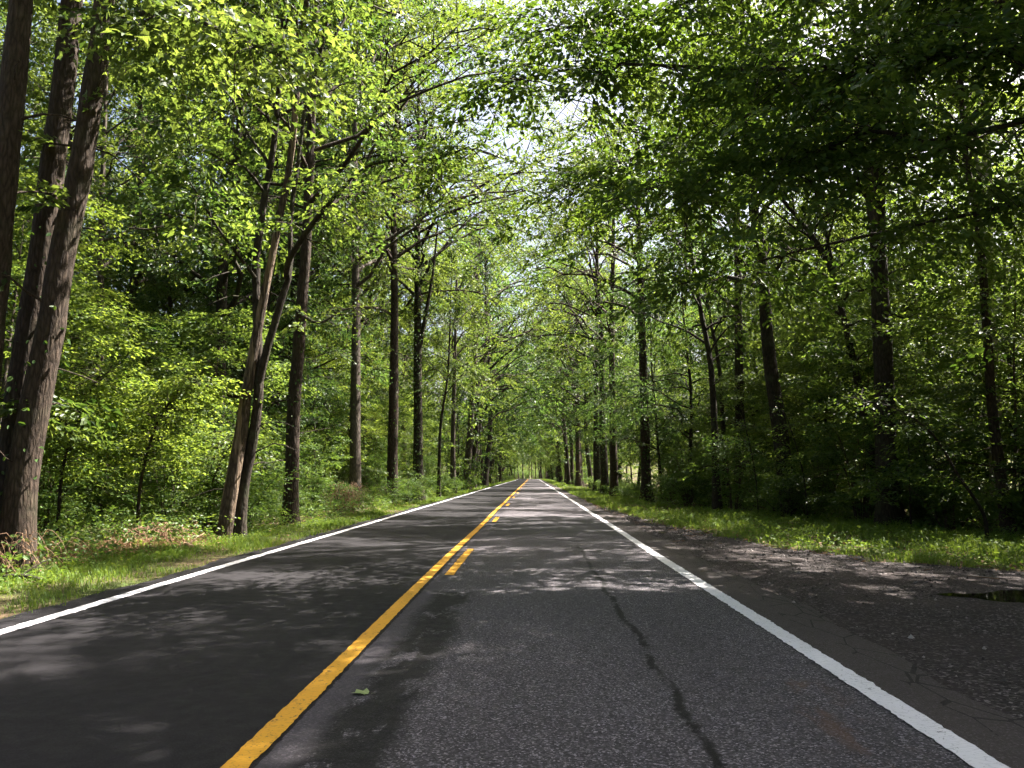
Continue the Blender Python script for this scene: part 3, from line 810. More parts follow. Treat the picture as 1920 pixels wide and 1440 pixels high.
H(132, 'forest_tree', 'thickest right-hand trunk, parting into two stems high up',
  [(9.89, 22, 0.02), (9.91, 22, 2.46), (9.97, 22, 4.57), (9.99, 22, 6.63), (10.04, 22, 8.95), (10.22, 22, 11.39), (10.41, 22, 13.88), (10.53, 22, 15.57)], 0.31, 27, 9.0, 5.6, bias=(-0.15, 0), bark='bark_dark', n_limb=40, pts=36, seg=14,
  forks=[([(10.04, 22, 7.9), (9.82, 22, 10.57), (9.68, 22, 12.22), (9.64, 22, 13.89), (9.66, 22, 15.59), (9.5, 22, 19)], 0.22, 'bark_grey')])
H(133, 'slender_tree', 'slim brown trunk forking high up, nearest the right edge of the picture',
  [(11.35, 19, -0.01), (11.24, 19, 1.54), (11.16, 19, 3.08), (11.17, 19, 4.66), (11.17, 19, 6.81), (11.1, 19, 8.18), (10.97, 19, 9.29), (10.98, 19, 11.42), (11.25, 19, 12.9)], 0.145, 17, 8.5, 3.8, bark='bark', leafm='leaf_mid', n_limb=26, pts=34, kind=4, k=20, seg=12,
  forks=[([(11.0, 19, 11.0), (10.86, 19, 12.0), (10.57, 19, 12.74), (10.42, 19, 13.62), (10.2, 19, 15.2)], 0.08, 'bark')])
H(134, 'forest_tree', 'pale-barked tree with forking limbs standing behind the slim brown trunk',
  [(15.21, 26, -0.0), (15.33, 26, 2.99), (15.39, 26, 6.59), (15.53, 26, 9.36), (15.66, 26, 11.62), (15.78, 26, 14.13)], 0.24, 25, 11, 4.6, bark='bark_pale', n_limb=30,
  forks=[([(15.5, 26.0, 9.0), (15.32, 25.75, 11.34), (14.9, 25.5, 12.56), (14.34, 25.25, 14.15), (13.61, 25.0, 15.4)], 0.13, 'bark_pale')])

# the tree out of view on the right whose leafy branches hang across the top of the picture
def hang(pts, r, ns, ln=2.0):
    return (pts, r * 0.65, 'bark_dark', int(ns * 1.2), ln, 0.105, 4, 25)
OVER = H(140, 'overhanging_tree', 'tree whose dark branches of broad leaves hang across the upper right', [(9.4, 8.2, 0), (9.3, 8.3, 3), (9.1, 8.5, 6), (9.0, 8.7, 9)], 0.32, 22, 8.8, 5.8, bias=(-0.25, 0.1), bark='bark', n_limb=46, leafm='leaf_near', kind=4, k=24, size=0.13,
  branches=[hang([(9.1, 8.5, 6.6), (7.87, 9.2, 6.95), (6.53, 9.83, 7.02), (5.69, 10.17, 7.1), (4.58, 10.5, 7.16), (3.17, 10.83, 7.32), (1.25, 11.17, 7.62), (-0.47, 11.5, 7.52)], 0.085, 105),
            hang([(9.2, 8.4, 5.6), (7.47, 9.3, 6.1), (5.4, 9.92, 5.77), (4.7, 10.33, 6.15), (4.11, 10.75, 5.99), (3.61, 11.17, 6.07), (2.51, 11.58, 6.0), (1.14, 12.0, 5.74)], 0.07, 85),
            hang([(9.0, 8.7, 8.0), (7.3, 10.0, 8.27), (3.96, 10.67, 8.96), (2.11, 11.33, 8.58), (0.04, 12.0, 8.66)], 0.08, 105),
            hang([(9.2, 8.4, 4.6), (7.2, 9.8, 5.0), (5.4, 11.2, 5.0), (3.9, 12.3, 4.9), (2.6, 13.2, 4.7)], 0.06, 50),
            hang([(9.0, 8.7, 7.4), (6.9, 11.0, 8.3), (4.6, 13.0, 8.2), (2.6, 14.4, 7.8), (0.9, 15.4, 7.4)], 0.08, 85)])

lr_ = np.random.default_rng(808)
leaf_meshes = []
for q in range(3):
    V = TTV * np.array([1, lr_.uniform(0.85, 1.1), lr_.uniform(0.8, 1.8)]) * 0.13
    V = np.vstack([V, [(-0.08, 0.003, 0.01), (-0.08, -0.003, 0.01)]])
    leaf_meshes.append(make_mesh('leaf', V, [np.vstack([TTF, [(0, 10, 11)]])], np.full(len(V), 0.3 + 0.25 * q)))
for b in [c for c in OVER.children if c.name.startswith('branch')][:3]:
    pv = [v.co for v in b.data.vertices][98:]
    for q in range(50):
        v = pv[int(lr_.integers(0, len(pv)))]
        o = link('leaf', leaf_meshes[q % 3], M['leaf_near'], OVER, loc=(v.x + lr_.normal(0, 0.08), v.y + lr_.normal(0, 0.08), v.z - 0.04))
        o.rotation_euler = (lr_.normal(0, 0.4), lr_.uniform(0.1, 1.0), lr_.uniform(0, 6.28))

# ------------------------------------------------------------------ kinds of trees and shrubs that repeat
def proto(seed, name, height, r0, crown_base, crown_r, bark, leafm, lean=0.4, **kw):
    r = np.random.default_rng(seed)
    a = r.uniform(0, 6.28)
    w = np.cumsum(r.normal(0, 0.035 * height / 4, (5, 2)), 0)
    path = [(0, 0, 0)] + [(w[i][0] + lean * (i + 1) / 5 * math.cos(a), w[i][1] + lean * (i + 1) / 5 * math.sin(a), height * (i + 1) / 5) for i in range(5)]
    wood, leaf = grow(r, smooth_path(path, 22), r0, crown_base, crown_r, **kw)
    return name, wood.mesh('trunk', True), M[bark], leaf.mesh('crown'), M[leafm]

def plant(p, loc, rotz, scale, label, cat, group):
    name, wm, bark, lm, leafm = p
    root = empty(name, loc, rotz, scale)
    tag(root, label, cat, group)
    link('trunk', wm, bark, root)
    link('crown', lm, leafm, root)
    return root

TALL_SPEC = [(25, 0.28, 8.0, 4.8, 'bark', 38), (27, 0.32, 9.5, 5.2, 'bark_dark', 40), (22, 0.22, 6.5, 4.2, 'bark_grey', 34),
             (24, 0.26, 6.0, 5.0, 'bark_dark', 40), (20, 0.17, 5.0, 3.8, 'bark', 30)]
FAR = [proto(230 + i, 'forest_tree', h, r0, cb - 1, cr * 1.12, bk, ('leaf_deep', 'leaf_deep', 'leaf_tall', 'leaf_deep', 'leaf_mid')[i], lean=0.6, n_limb=28, n_sub=5, n_spray=3, k=12, size=0.32, spray_len=1.2, bias=(0.78, 0), seg=6, wood_subs=False)
       for i, (h, r0, cb, cr, bk, nl) in enumerate(TALL_SPEC)]
TALL = [proto(200 + i, 'forest_tree', h, r0, cb, cr, bk, ('leaf_tall', 'leaf_deep', 'leaf_tall', 'leaf_deep', 'leaf_mid')[i], lean=0.6, n_limb=nl, n_sub=6, n_spray=4, k=24, size=0.16, bias=(0.65, 0), seg=9)
        for i, (h, r0, cb, cr, bk, nl) in enumerate(TALL_SPEC)]
MID = [proto(300 + i, 'understorey_tree', h, r0, cb, cr, bk, ('leaf_mid', 'leaf_lime', 'leaf_deep', 'leaf_mid', 'leaf_mid')[i], lean=1.0, n_limb=nl, n_sub=6, n_spray=4, k=22, size=0.125, shape=sh, seg=7, bias=(0.2, 0), kind=2, tilt=tl, scatter=0.4)
       for i, (h, r0, cb, cr, bk, nl, sh, tl) in enumerate([(12, 0.11, 2.2, 3.6, 'bark_dark', 34, 'round', 0.4), (9.5, 0.085, 1.6, 3.0, 'bark_grey', 30, 'layer', 0.2), (15, 0.12, 3.0, 3.8, 'bark_dark', 38, 'round', 0.4), (6.5, 0.05, 0.8, 2.4, 'stem', 26, 'layer', 0.25), (10.5, 0.09, 1.0, 3.2, 'bark_dark', 36, 'round', 0.45)])]

def shrub_proto(seed, h, rad, n_stem, n_spray, k, size, kind):
    r = np.random.default_rng(seed)
    wood, leaf = Bag(), Bag()
    C, D, L = [], [], []
    for i in range(n_stem):
        a = r.uniform(0, 6.28); out = rad * r.uniform(0.2, 0.95)
        hh = h * r.uniform(0.6, 1.0) * (1 - 0.35 * (out / rad) ** 2)
        p = smooth_path([(0.12 * math.cos(a), 0.12 * math.sin(a), -0.05), (0.35 * out * math.cos(a + 0.2), 0.35 * out * math.sin(a + 0.2), 0.5 * hh), (0.75 * out * math.cos(a), 0.75 * out * math.sin(a), 0.9 * hh), (out * math.cos(a - 0.15), out * math.sin(a - 0.15), hh)], 8)
        wood.add(*tube(p, 0.016 * np.linspace(1, 0.3, 8), 4))
        for j in range(n_spray):
            t = 0.12 + 0.88 * r.uniform() ** 0.8
            q = np.array([np.interp(t, np.linspace(0, 1, 8), p[:, e]) for e in range(3)])
            a2 = a + r.normal(0, 1.1)
            C.append(q); D.append((math.cos(a2), math.sin(a2), r.uniform(-0.25, 0.5))); L.append(r.uniform(0.3, 0.65))
    V, F, T = sprays(r, np.array(C), np.array(D), np.array(L), k, size, kind, tilt=0.35, scatter=0.45)
    leaf.add(V, F, tint=T)
    return 'shrub', wood.mesh('stem', True), M['stem'], leaf.mesh('foliage'), M['leaf_shrub']

SHRUB = [shrub_proto(400, 2.9, 1.7, 18, 10, 16, 0.085, 4), shrub_proto(401, 2.0, 1.4, 16, 10, 16, 0.075, 4), shrub_proto(402, 3.9, 2.0, 20, 13, 16, 0.095, 4), shrub_proto(403, 1.2, 1.1, 18, 9, 16, 0.07, 4)]

def plant_shrub(i, loc, rotz, scale, label, group):
    name, wm, bark, lm, leafm = SHRUB[i]
    root = empty(name, loc, rotz, scale)
    tag(root, label, 'shrub', group)
    link('stems', wm, bark, root)
    link('foliage', lm, leafm, root)

LANDMARKS = [(-7.8, 11.4, 'the three big left stems'), (-6.6, 17, 'the split tree'), (-6.9, 22, 'the dark trunk after the split tree'), (-7.6, 33, 'the grey left trunk'),
             (-6.9, 38, 'the left trunk with bare branches'), (-6.2, 42, 'the forked ivy trunk'), (-5.8, 48, 'the thin dark left trunk'), (-6.1, 60, 'the grey-brown left trunk'), (-6.3, 74, 'the leaning left trunk'),
             (-14, 25, 'the pale slim left trunk'), (6.2, 43, 'the ivy-covered right trunk'), (5.4, 52, 'the red-brown right trunk'), (5.3, 61, 'the two dark right trunks'), (5.6, 95, 'the sunlit far right trunk'),
             (9, 28, 'the big leaning right trunk'), (9.5, 36, 'the upright right trunk'), (7, 30, 'the slim leaning right trunk'), (10.4, 24, 'the slim bending right trunk'), (9.9, 22, 'the thick twin-stemmed right trunk'),
             (11.3, 19, 'the slim forked right trunk'), (15.3, 26, 'the pale-barked right tree'), (9.4, 8.2, 'the overhanging tree')]
used_labels = {}
def describe(look, x, y, sc):
    lx, ly, ph = min(LANDMARKS, key=lambda q: (q[0] - x) ** 2 + (q[1] - y) ** 2)
    away = math.hypot(lx - x, ly - y)
    where = 'beside' if away < 4 else ('behind' if y > ly and away < 12 else ('well beyond' if y > ly else 'level with') if away < 22 else 'deep past')
    size = 'smaller' if sc < 0.93 else ('larger' if sc > 1.07 else 'middling')
    return '%s %s %s %s' % (size, look, where, ph)
TALL_LOOK = {0: 'brown-trunked tall tree', 1: 'dark-trunked tall tree', 2: 'grey-trunked tall tree', 3: 'low-branched dark tall tree', 4: 'slim brown tall tree'}
MID_LOOK = {0: 'round-crowned understorey tree', 1: 'layered grey-stemmed understorey tree', 2: 'tall leafy understorey tree', 3: 'thin-stemmed low understorey tree', 4: 'leafy-to-the-ground understorey tree'}
SHRUB_LOOK = {0: 'man-high shrub', 1: 'chest-high shrub', 2: 'very tall shrub', 3: 'knee-high shrub'}
ORD = 'first second third fourth fifth sixth seventh eighth ninth tenth eleventh twelfth thirteenth fourteenth fifteenth sixteenth seventeenth eighteenth nineteenth twentieth'.split()
def ordinal(n):
    if n < 20: return ORD[n]
    tens = {2: 'twenty', 3: 'thirty', 4: 'forty', 5: 'fifty', 6: 'sixty'}[(n + 1) // 10]
    return tens + '-' + ORD[(n + 1) % 10 - 1] if (n + 1) % 10 else {2: 'twentieth', 3: 'thirtieth', 4: 'fortieth', 5: 'fiftieth', 6: 'sixtieth'}[(n + 1) // 10]
row_count = {-1: 0, 1: 0}
pl = random.Random(77)
def free(x, y, d):
    return all((x - a) ** 2 + (y - b) ** 2 > d * d for a, b in taken)

def edge_left(y): return float(verge_left(y) + bend(y))
def edge_right(y): return float(verge_right(y) + bend(y))

MID_FAR = [proto(330 + i, 'understorey_tree', h, r0, cb, cr, 'bark_dark', 'leaf_mid', lean=0.8, n_limb=22, n_sub=4, n_spray=3, k=10, size=0.28, spray_len=1.0, shape='round', seg=5, wood_subs=False)
           for i, (h, r0, cb, cr) in enumerate([(12, 0.11, 1.6, 3.8), (9, 0.08, 1.0, 3.2)])]
# rows of tall trees along the verges beyond the ones above
y = 80.0
while y < 372:
    for side in (-1, 1):
        yy_ = y + pl.uniform(-2, 2)
        x = (edge_left(yy_) - pl.uniform(0.1, 1.6)) if side < 0 else (edge_right(yy_) + pl.uniform(0.1, 1.6))
        if free(x, yy_, 3.0):
            taken.append((x, yy_))
            p = pl.choice(FAR)
            row_count[side] += 1
            plant(p, (x, yy_, float(gz(x, yy_)) - 0.05), (0 if side < 0 else PI) + pl.uniform(-0.5, 0.5), pl.uniform(0.95, 1.22),
                  'tall tree, %s along the far %s row counting away from the viewer' % (ordinal(row_count[side] - 1), 'left' if side < 0 else 'right'), 'tree', 'trees of the far %s row' % ('left' if side < 0 else 'right'))
    y += pl.uniform(5.0, 8.0)

# woods on both sides
def woods(side, n, ylo, yhi, depth, dmin, protos, label, name_group, smin=0.85, smax=1.15, view=True, off=1.5):
    made = tries = 0
    while made < n and tries < n * 60:
        tries += 1
        yv = pl.uniform(ylo, yhi)
        dd = off + depth * pl.random() ** 1.25
        x = edge_left(yv) - dd if side < 0 else edge_right(yv) + dd
        if view and side < 0 and x < -0.74 * yv - 9: continue
        if view and side > 0 and x > 0.74 * yv + 24: continue
        if math.hypot(x, yv) < 7.5: continue
        if not free(x, yv, dmin): continue
        i = pl.randrange(len(protos)); sc = pl.uniform(smin, smax)
        if side > 0 and protos is TALL and yv < 60:      # leave the sunlit openings open
            t = np.linspace(6, 24, 10)[:, None]
            if in_gap(np.hstack([x - 1 + 0 * t, yv + 0 * t, t])).mean() > 0.34: continue
        if protos is MID and in_pool(np.stack([np.full(8, x), np.full(8, yv), np.linspace(3, 11, 8)], -1), 1.2).any(): continue
        lab = label
        if yv < 85 and protos in (TALL, MID): lab = describe((TALL_LOOK if protos is TALL else MID_LOOK)[i], x, yv, sc)
        plant(protos[i], (x, yv, float(gz(x, yv)) - 0.05), (0 if side < 0 else PI) + pl.uniform(-0.9, 0.9), sc, lab, 'tree', name_group)
        taken.append((x, yv))
        made += 1
    return made
woods(-1, 28, 20, 80, 22, 4.2, TALL, 'tall leafy tree standing in the woods left of the road', 'tall trees of the left woods', off=4.5)
woods(1, 10, 16, 80, 24, 5.0, TALL, 'tall leafy tree standing in the woods right of the road', 'tall trees of the right woods')
woods(-1, 22, 85, 330, 20, 5, FAR, 'tall tree behind the far left row', 'trees behind the far left row', off=5)
woods(1, 22, 85, 330, 20, 5, FAR, 'tall tree behind the far right row', 'trees behind the far right row', off=5)
woods(-1, 46, 15, 70, 16, 2.4, MID, 'low leafy understorey tree in the woods left of the road', 'understorey trees of the left woods', off=4.6)
woods(1, 48, 16, 70, 17, 2.4, MID, 'low leafy understorey tree in the woods right of the road', 'understorey trees of the right woods', off=5.2)
woods(-1, 30, 70, 300, 6, 2.4, MID_FAR, 'understorey tree filling in below the far left row', 'understorey trees of the far left row', off=0.8)
woods(1, 30, 70, 300, 6, 2.4, MID_FAR, 'understorey tree filling in below the far right row', 'understorey trees of the far right row', off=0.8)
for x, yv in [(11.6, 4.8), (14.2, 13.4), (10.7, 7.4), (16.0, 7.5), (12.6, 11.6), (15.2, 10.2), (17.0, 12.8), (18.0, 2.0), (13.5, -0.5), (22.0, 6.5), (20.5, 16.0)]:  # unseen trees added so that their crowns shade the near road
    i = pl.randrange(5)
    taken.append((x, yv))
    plant(TALL[i], (x, yv, float(gz(x, yv)) - 0.05), PI + pl.uniform(-0.5, 0.5), pl.uniform(0.9, 1.05), 'tall tree behind the gravel pull-off, outside the picture', 'tree', 'trees added to shade the road')
# the road behind the viewer runs on between trees
for i in range(7):
    for side in (-1, 1):
        yv = -4 - 6 * i + pl.uniform(-2, 2); x = edge_left(yv) - pl.uniform(1, 6) if side < 0 else edge_right(yv) + pl.uniform(1, 6)
        plant(pl.choice(FAR), (x, yv, float(gz(x, yv)) - 0.05), (0 if side < 0 else PI) + pl.uniform(-0.5, 0.5), pl.uniform(0.9, 1.1), 'tall tree beside the road behind the viewer', 'tree', 'trees behind the viewer')
# trees where the road bends out of sight
for i in range(16):
    yv = 372 + pl.uniform(0, 30); x = float(bend(yv)) + 30 - i * 4.2 + pl.uniform(-1, 1)
    p = pl.choice(FAR + MID_FAR)
    plant(p, (x + 14, yv, float(gz(x + 14, yv)) - 0.2), pl.uniform(0, 6.28), pl.uniform(0.8, 1.1), 'tree closing the view where the road bends out of sight', 'tree', 'trees at the bend')

for i in range(22):
    yv = 366 + pl.uniform(0, 14); x = float(bend(yv)) + 26 - i * 2.0 + pl.uniform(-1, 1)
    plant(MID_FAR[i % 2], (x, yv, float(gz(x, yv)) - 0.1), pl.uniform(0, 6.28), pl.uniform(0.8, 1.1), 'leafy tree closing the view where the road bends out of sight', 'tree', 'leafy trees at the bend')
for i in range(40):
    yv = 346 + pl.uniform(0, 16); x = float(bend(yv)) + 26 - i * 1.15 + pl.uniform(-0.5, 0.5)
    if -5.5 < x - float(bend(yv)) < 3.3: yv += 26
    plant_shrub(2, (x, yv, float(gz(x, yv)) - 0.1), pl.uniform(0, 6.28), pl.uniform(1.2, 1.7), 'shrub in the dark thicket where the road bends out of sight', 'shrubs at the bend')
for x, yv, i in [(15.6, 20.8, 4), (12.4, 20.6, 3), (10.6, 25.2, 3), (15.2, 24.6, 4), (12.4, 33.5, 4), (14.6, 29.2, 4), (17.8, 21.6, 1), (9.6, 34.2, 3), (18.6, 25.2, 4), (13.3, 31.4, 1), (14.6, 17.6, 3), (11.2, 39.5, 4), (8.0, 40.5, 2), (7.6, 45.5, 2), (7.2, 50.0, 0), (7.5, 56.0, 2), (7.1, 66.0, 0), (7.3, 72.5, 2)]:
    sc = pl.uniform(0.85, 1.15)
    plant(MID[i], (x, yv, float(gz(x, yv)) - 0.05), PI + pl.uniform(-1, 1), sc, describe(MID_LOOK[i], x, yv, sc), 'tree', 'understorey trees of the right woods')
for x, yv, i in [(12.0, 18.9, 3), (10.6, 20.2, 1), (9.7, 23.4, 0), (8.5, 26.6, 1), (7.5, 29.4, 0), (11.4, 22.8, 2), (9.9, 27.2, 0), (13.6, 19.6, 0), (7.0, 35.5, 0)]:
    sc = pl.uniform(0.85, 1.2)
    plant_shrub(i, (x, yv, float(gz(x, yv)) - 0.03), pl.uniform(0, 6.28), sc, describe(SHRUB_LOOK[i] + ' in front', x, yv, sc), 'shrubs of the right thicket')
# shrubs along both wood edges
def hedge(side, n, ylo, yhi, depth, label, group, smin=0.7, smax=1.25):
    for i in range(n):
        yv = ylo + (yhi - ylo) * ((i + pl.random()) / n) ** 1.35
        dd = 0.3 + depth * pl.random() ** 1.3
        x = edge_left(yv) - dd if side < 0 else edge_right(yv) + dd
        if not free(x, yv, 0.5): x += side * 0.7
        if side < 0 and 12 < yv < 18.5 and x > -10.2: x -= 3.2
        i_ = pl.choice((0, 1, 2, 3) if dd > 3.0 else ((0, 1, 3, 1) if dd > 1.2 else (1, 3, 3, 3))); sc = pl.uniform(smin, smax)
        if yv < 14 and side < 0: i_ = 3
        lab = describe(SHRUB_LOOK[i_], x, yv, sc) if yhi < 64 else label
        plant_shrub(i_, (x, yv, float(gz(x, yv)) - 0.03), pl.uniform(0, 6.28), sc, lab, group)
hedge(-1, 60, 12.5, 62, 7.0, 'bushy green shrub in the thicket along the left wood edge', 'shrubs of the left thicket')
hedge(1, 50, 14, 62, 12.0, 'bushy dark shrub in the thicket along the right wood edge', 'shrubs of the right thicket')
hedge(-1, 26, 60, 260, 2.5, 'small shrub at the foot of the far left row', 'shrubs of the far left row')
hedge(1, 26, 60, 260, 2.5, 'small shrub at the foot of the far right row', 'shrubs of the far right row')

# ------------------------------------------------------------------ far woods, too deep to tell trees apart
fr = np.random.default_rng(31)
nf = 110000
side = np.where(fr.uniform(0, 1, nf) < 0.5, -1, 1)
yf = fr.uniform(0, 380, nf)
xf = side * (np.where(side > 0, 36, 28) + 36 * fr.uniform(0, 1, nf) ** 0.8) + bend(yf)
clump = 0.5 + 0.5 * np.sin(yf * 0.63 + side) * np.sin(yf * 0.29 + 1.3)
clump *= 0.5 + 0.5 * np.sin(xf * 0.8 + np.sin(yf * 0.5) * 2)
zf = gz(xf, yf) + (17 + 9 * clump) * fr.uniform(0, 1, nf) ** 0.85
hole = np.sin(xf * 0.9 + yf * 0.35) + np.sin(yf * 0.8 + zf * 0.6) + np.sin(zf * 0.9 - xf * 0.5)
okf = (hole < 0.9) & (np.abs(xf) < 0.78 * yf + 45)
xf, yf, zf = xf[okf], yf[okf], zf[okf]; nf = len(xf)
V, F, T = leaf_cloud(fr, np.stack([xf, yf, zf], -1), fr.normal(0, 1, (nf, 3)), fr.normal(0, 0.6, (nf, 3)) + np.array([0, 0, 0.8]), fr.uniform(0.3, 0.6, nf), 2, fr.uniform(0, 1, nf))
tag(link('distant_woods', make_mesh('distant_woods', V, [F], T), M['leaf_tall']), 'mass of leaves of the deep woods far back on both sides', kind='stuff')

# ------------------------------------------------------------------ grass, herbs and litter
def blades(rng, x, y, z, h, w, seg2=True):
    n = len(x)
    a = rng.uniform(0, 6.28, n); ln = rng.uniform(0.15, 1.15, n)
    d = np.stack([np.cos(a), np.sin(a), np.zeros(n)], -1); s = np.stack([-np.sin(a), np.cos(a), np.zeros(n)], -1)
    b = np.stack([x, y, z], -1); up = np.array([0, 0, 1.0])
    p0 = b - s * w[:, None]; p1 = b + s * w[:, None]
    mid = b + up * (0.6 * h)[:, None] + d * (0.35 * ln * h)[:, None]
    tip = b + up * (h * (1 - 0.35 * ln))[:, None] + d * (1.0 * ln * h)[:, None]
    m0 = mid - s * (0.75 * w)[:, None]; m1 = mid + s * (0.75 * w)[:, None]
    V = np.stack([p0, p1, m1, m0, tip], 1).reshape(-1, 3)
    k = (np.arange(n) * 5)[:, None]
    F4 = k + np.array([[0, 1, 2, 3]]); F3 = k + np.array([[3, 2, 4]])
    patch = 0.5 + 0.5 * np.sin(x * 1.7 + np.sin(y * 1.1)) * np.sin(y * 0.8 + x)
    T = np.repeat(np.clip(0.55 * patch + rng.uniform(0, 0.45, n), 0, 1), 5)
    return V, F4, F3, T
gs = np.random.default_rng(51)
bag = Bag()
def sow(n, ylo, yhi, xlo, xhi, h0, h1, w, power=1.0):
    yv = ylo + (yhi - ylo) * gs.uniform(0, 1, n) ** power
    lo, hi = xlo(yv), xhi(yv)
    xv = lo + (hi - lo) * gs.uniform(0, 1, n) + gs.normal(0, 0.06, n)
    tuft = 0.55 + 0.45 * np.sin(xv * 5.1 + np.sin(yv * 3.3) * 2) * np.sin(yv * 4.3 + xv)
    hv = (h0 + (h1 - h0) * gs.uniform(0, 1, n)) * (0.6 + 0.7 * tuft)
    bare = np.sin(xv * 1.9 + 1.3 * np.sin(yv * 0.8)) * np.sin(yv * 1.1 + 0.6 * xv)
    hv *= np.clip(0.75 + 0.8 * bare, 0.45, 1.7)
    ok = gs.uniform(0, 1, n) < (0.2 + 0.8 * tuft) * np.clip(0.8 + 0.9 * bare, 0.15, 1)
    xv, yv, hv = xv[ok], yv[ok], hv[ok]
    xb = xv + bend(yv)
    V, F4, F3, T = blades(gs, xb, yv, gz(xb, yv), hv, w * (0.7 + 0.6 * gs.uniform(0, 1, len(xv))) * (1 + yv / 60))
    bag.add(V, F4, F3, tint=T)
sow(26000, 3, 17, lambda y: verge_left(y) - 0.4, lambda y: -5.08 + 0 * y, 0.05, 0.15, 0.004)
sow(26000, 17, 60, lambda y: verge_left(y) - 0.5, lambda y: -5.06 + 0 * y, 0.06, 0.18, 0.006)
sow(14000, 60, 360, lambda y: verge_left(y) - 0.6, lambda y: -5.06 + 0 * y, 0.10, 0.24, 0.012, 1.6)
sow(34000, 9, 26, lambda y: gravel_right(y) - 0.1, lambda y: verge_right(y) + 0.3, 0.06, 0.24, 0.006)
sow(22000, 26, 60, lambda y: gravel_right(y) - 0.05, lambda y: verge_right(y) + 0.4, 0.08, 0.22, 0.007)
sow(14000, 60, 360, lambda y: gravel_right(y), lambda y: verge_right(y) + 0.6, 0.10, 0.24, 0.012, 1.6)
def soft_tufts(n, ylo, yhi, xlo, xhi, zmax, size, k):
    yv = gs.uniform(ylo, yhi, n); lo, hi = xlo(yv), xhi(yv)
    xv = lo + (hi - lo) * gs.uniform(0, 1, n)
    tall = np.clip(0.5 + 0.5 * np.sin(xv * 2.3 + 1.5 * np.sin(yv * 0.9)) * np.sin(yv * 1.3 + 0.8 * xv), 0.1, 1)
    C = np.stack([xv, yv, gz(xv, yv) + 0.02 + zmax * tall * gs.uniform(0, 1, n)], -1)
    a = gs.uniform(0, 6.28, n)
    D = np.stack([np.cos(a), np.sin(a), gs.uniform(-0.2, 0.7, n)], -1)
    V, F, T = sprays(gs, C, D, gs.uniform(0.12, 0.28, n), k, size, 2, tilt=0.4, scatter=0.5)
    bag.add(V, F, tint=T)
soft_tufts(4200, 10.5, 30, lambda y: gravel_right(y) + 0.05, lambda y: verge_right(y) + 0.2, 0.22, 0.06, 7)
soft_tufts(1600, 9, 24, lambda y: verge_left(y) - 0.3, lambda y: verge_left(y) + 0.9, 0.10, 0.05, 7)
tag(link('grass', bag.mesh('grass'), M['grass']), 'green grass on the verges beside the road', kind='stuff')

hb = np.random.default_rng(61)
bag = Bag()
def herbs(n, ylo, yhi, xlo, xhi, zmax, size, k, power=1.2):
    yv = ylo + (yhi - ylo) * hb.uniform(0, 1, n) ** power
    lo, hi = xlo(yv), xhi(yv)
    xv = lo + (hi - lo) * hb.uniform(0, 1, n) + bend(yv)
    C = np.stack([xv, yv, gz(xv, yv) + 0.03 + zmax * hb.uniform(0, 1, n) ** 1.4], -1)
    a = hb.uniform(0, 6.28, n)
    D = np.stack([np.cos(a), np.sin(a), hb.uniform(-0.1, 0.6, n)], -1)
    V, F, T = sprays(hb, C, D, hb.uniform(0.2, 0.45, n), k, size, 4 if size < 0.1 else 2, tilt=0.35, scatter=0.45)
    bag.add(V, F, tint=T)
herbs(2600, 8.5, 30, lambda y: verge_left(y) - 4.5, lambda y: verge_left(y) + 0.3, 0.5, 0.075, 8)
herbs(1800, 30, 75, lambda y: verge_left(y) - 4.0, lambda y: verge_left(y) + 0.1, 0.6, 0.10, 8)
herbs(2400, 10, 30, lambda y: verge_right(y) - 0.6, lambda y: verge_right(y) + 5, 0.5, 0.075, 8)
herbs(1800, 30, 75, lambda y: verge_right(y) - 0.3, lambda y: verge_right(y) + 4, 0.6, 0.10, 8)
herbs(4000, 14, 90, lambda y: verge_left(y) - 34, lambda y: verge_left(y) - 3, 0.7, 0.13, 9)
herbs(4000, 14, 90, lambda y: verge_right(y) + 3, lambda y: verge_right(y) + 34, 0.7, 0.13, 9)
tag(link('undergrowth', bag.mesh('undergrowth'), M['herb']), 'low leafy weeds and brambles carpeting the wood edges', kind='stuff')

lt = np.random.default_rng(71)
nd = 3600
xv = -7.75 + lt.normal(0, 0.62, nd); yv = 15.3 + lt.normal(0, 0.95, nd)
V, F4, F3, T = blades(lt, xv, yv, gz(xv, yv), 0.07 + 0.22 * lt.uniform(0, 1, nd) ** 2, 0.005 + 0 * xv)
b = Bag(); b.add(V, F4, F3, tint=np.clip(T + 0.25, 0, 1))
tag(link('dry_grass', b.mesh('dry_grass'), M['dry']), 'patch of dry straw on the left verge before the split tree', kind='stuff')
nl = 7000
yv = 6 + 40 * lt.uniform(0, 1, nl) ** 1.5
lf = lt.uniform(0, 1, nl) < 0.6
xv = np.where(lf, verge_left(yv) - 3.5 * lt.uniform(0, 1, nl) + 0.3, gravel_right(yv) + (lt.uniform(0, 1, nl) - 0.12) * 3.5)
dense = lt.uniform(0, 1, nl) < 0.3
xv = np.where(dense, -7.7 + lt.normal(0, 0.55, nl), xv); yv = np.where(dense, 15.6 + lt.normal(0, 1.1, nl), yv)
P = np.stack([xv, yv, gz(xv, yv) + 0.02 + 0.10 * lt.uniform(0, 1, nl) ** 3], -1)
V, F, T = leaf_cloud(lt, P, lt.normal(0, 1, (nl, 3)) * np.array([1, 1, 0.25]), lt.normal(0, 0.3, (nl, 3)) + np.array([0, 0, 1.0]), lt.uniform(0.05, 0.11, nl), 2, lt.uniform(0, 1, nl))
tag(link('leaf_litter', make_mesh('leaf_litter', V, [F], T), M['dry']), 'dry brown leaves lying along the wood edges', kind='stuff')

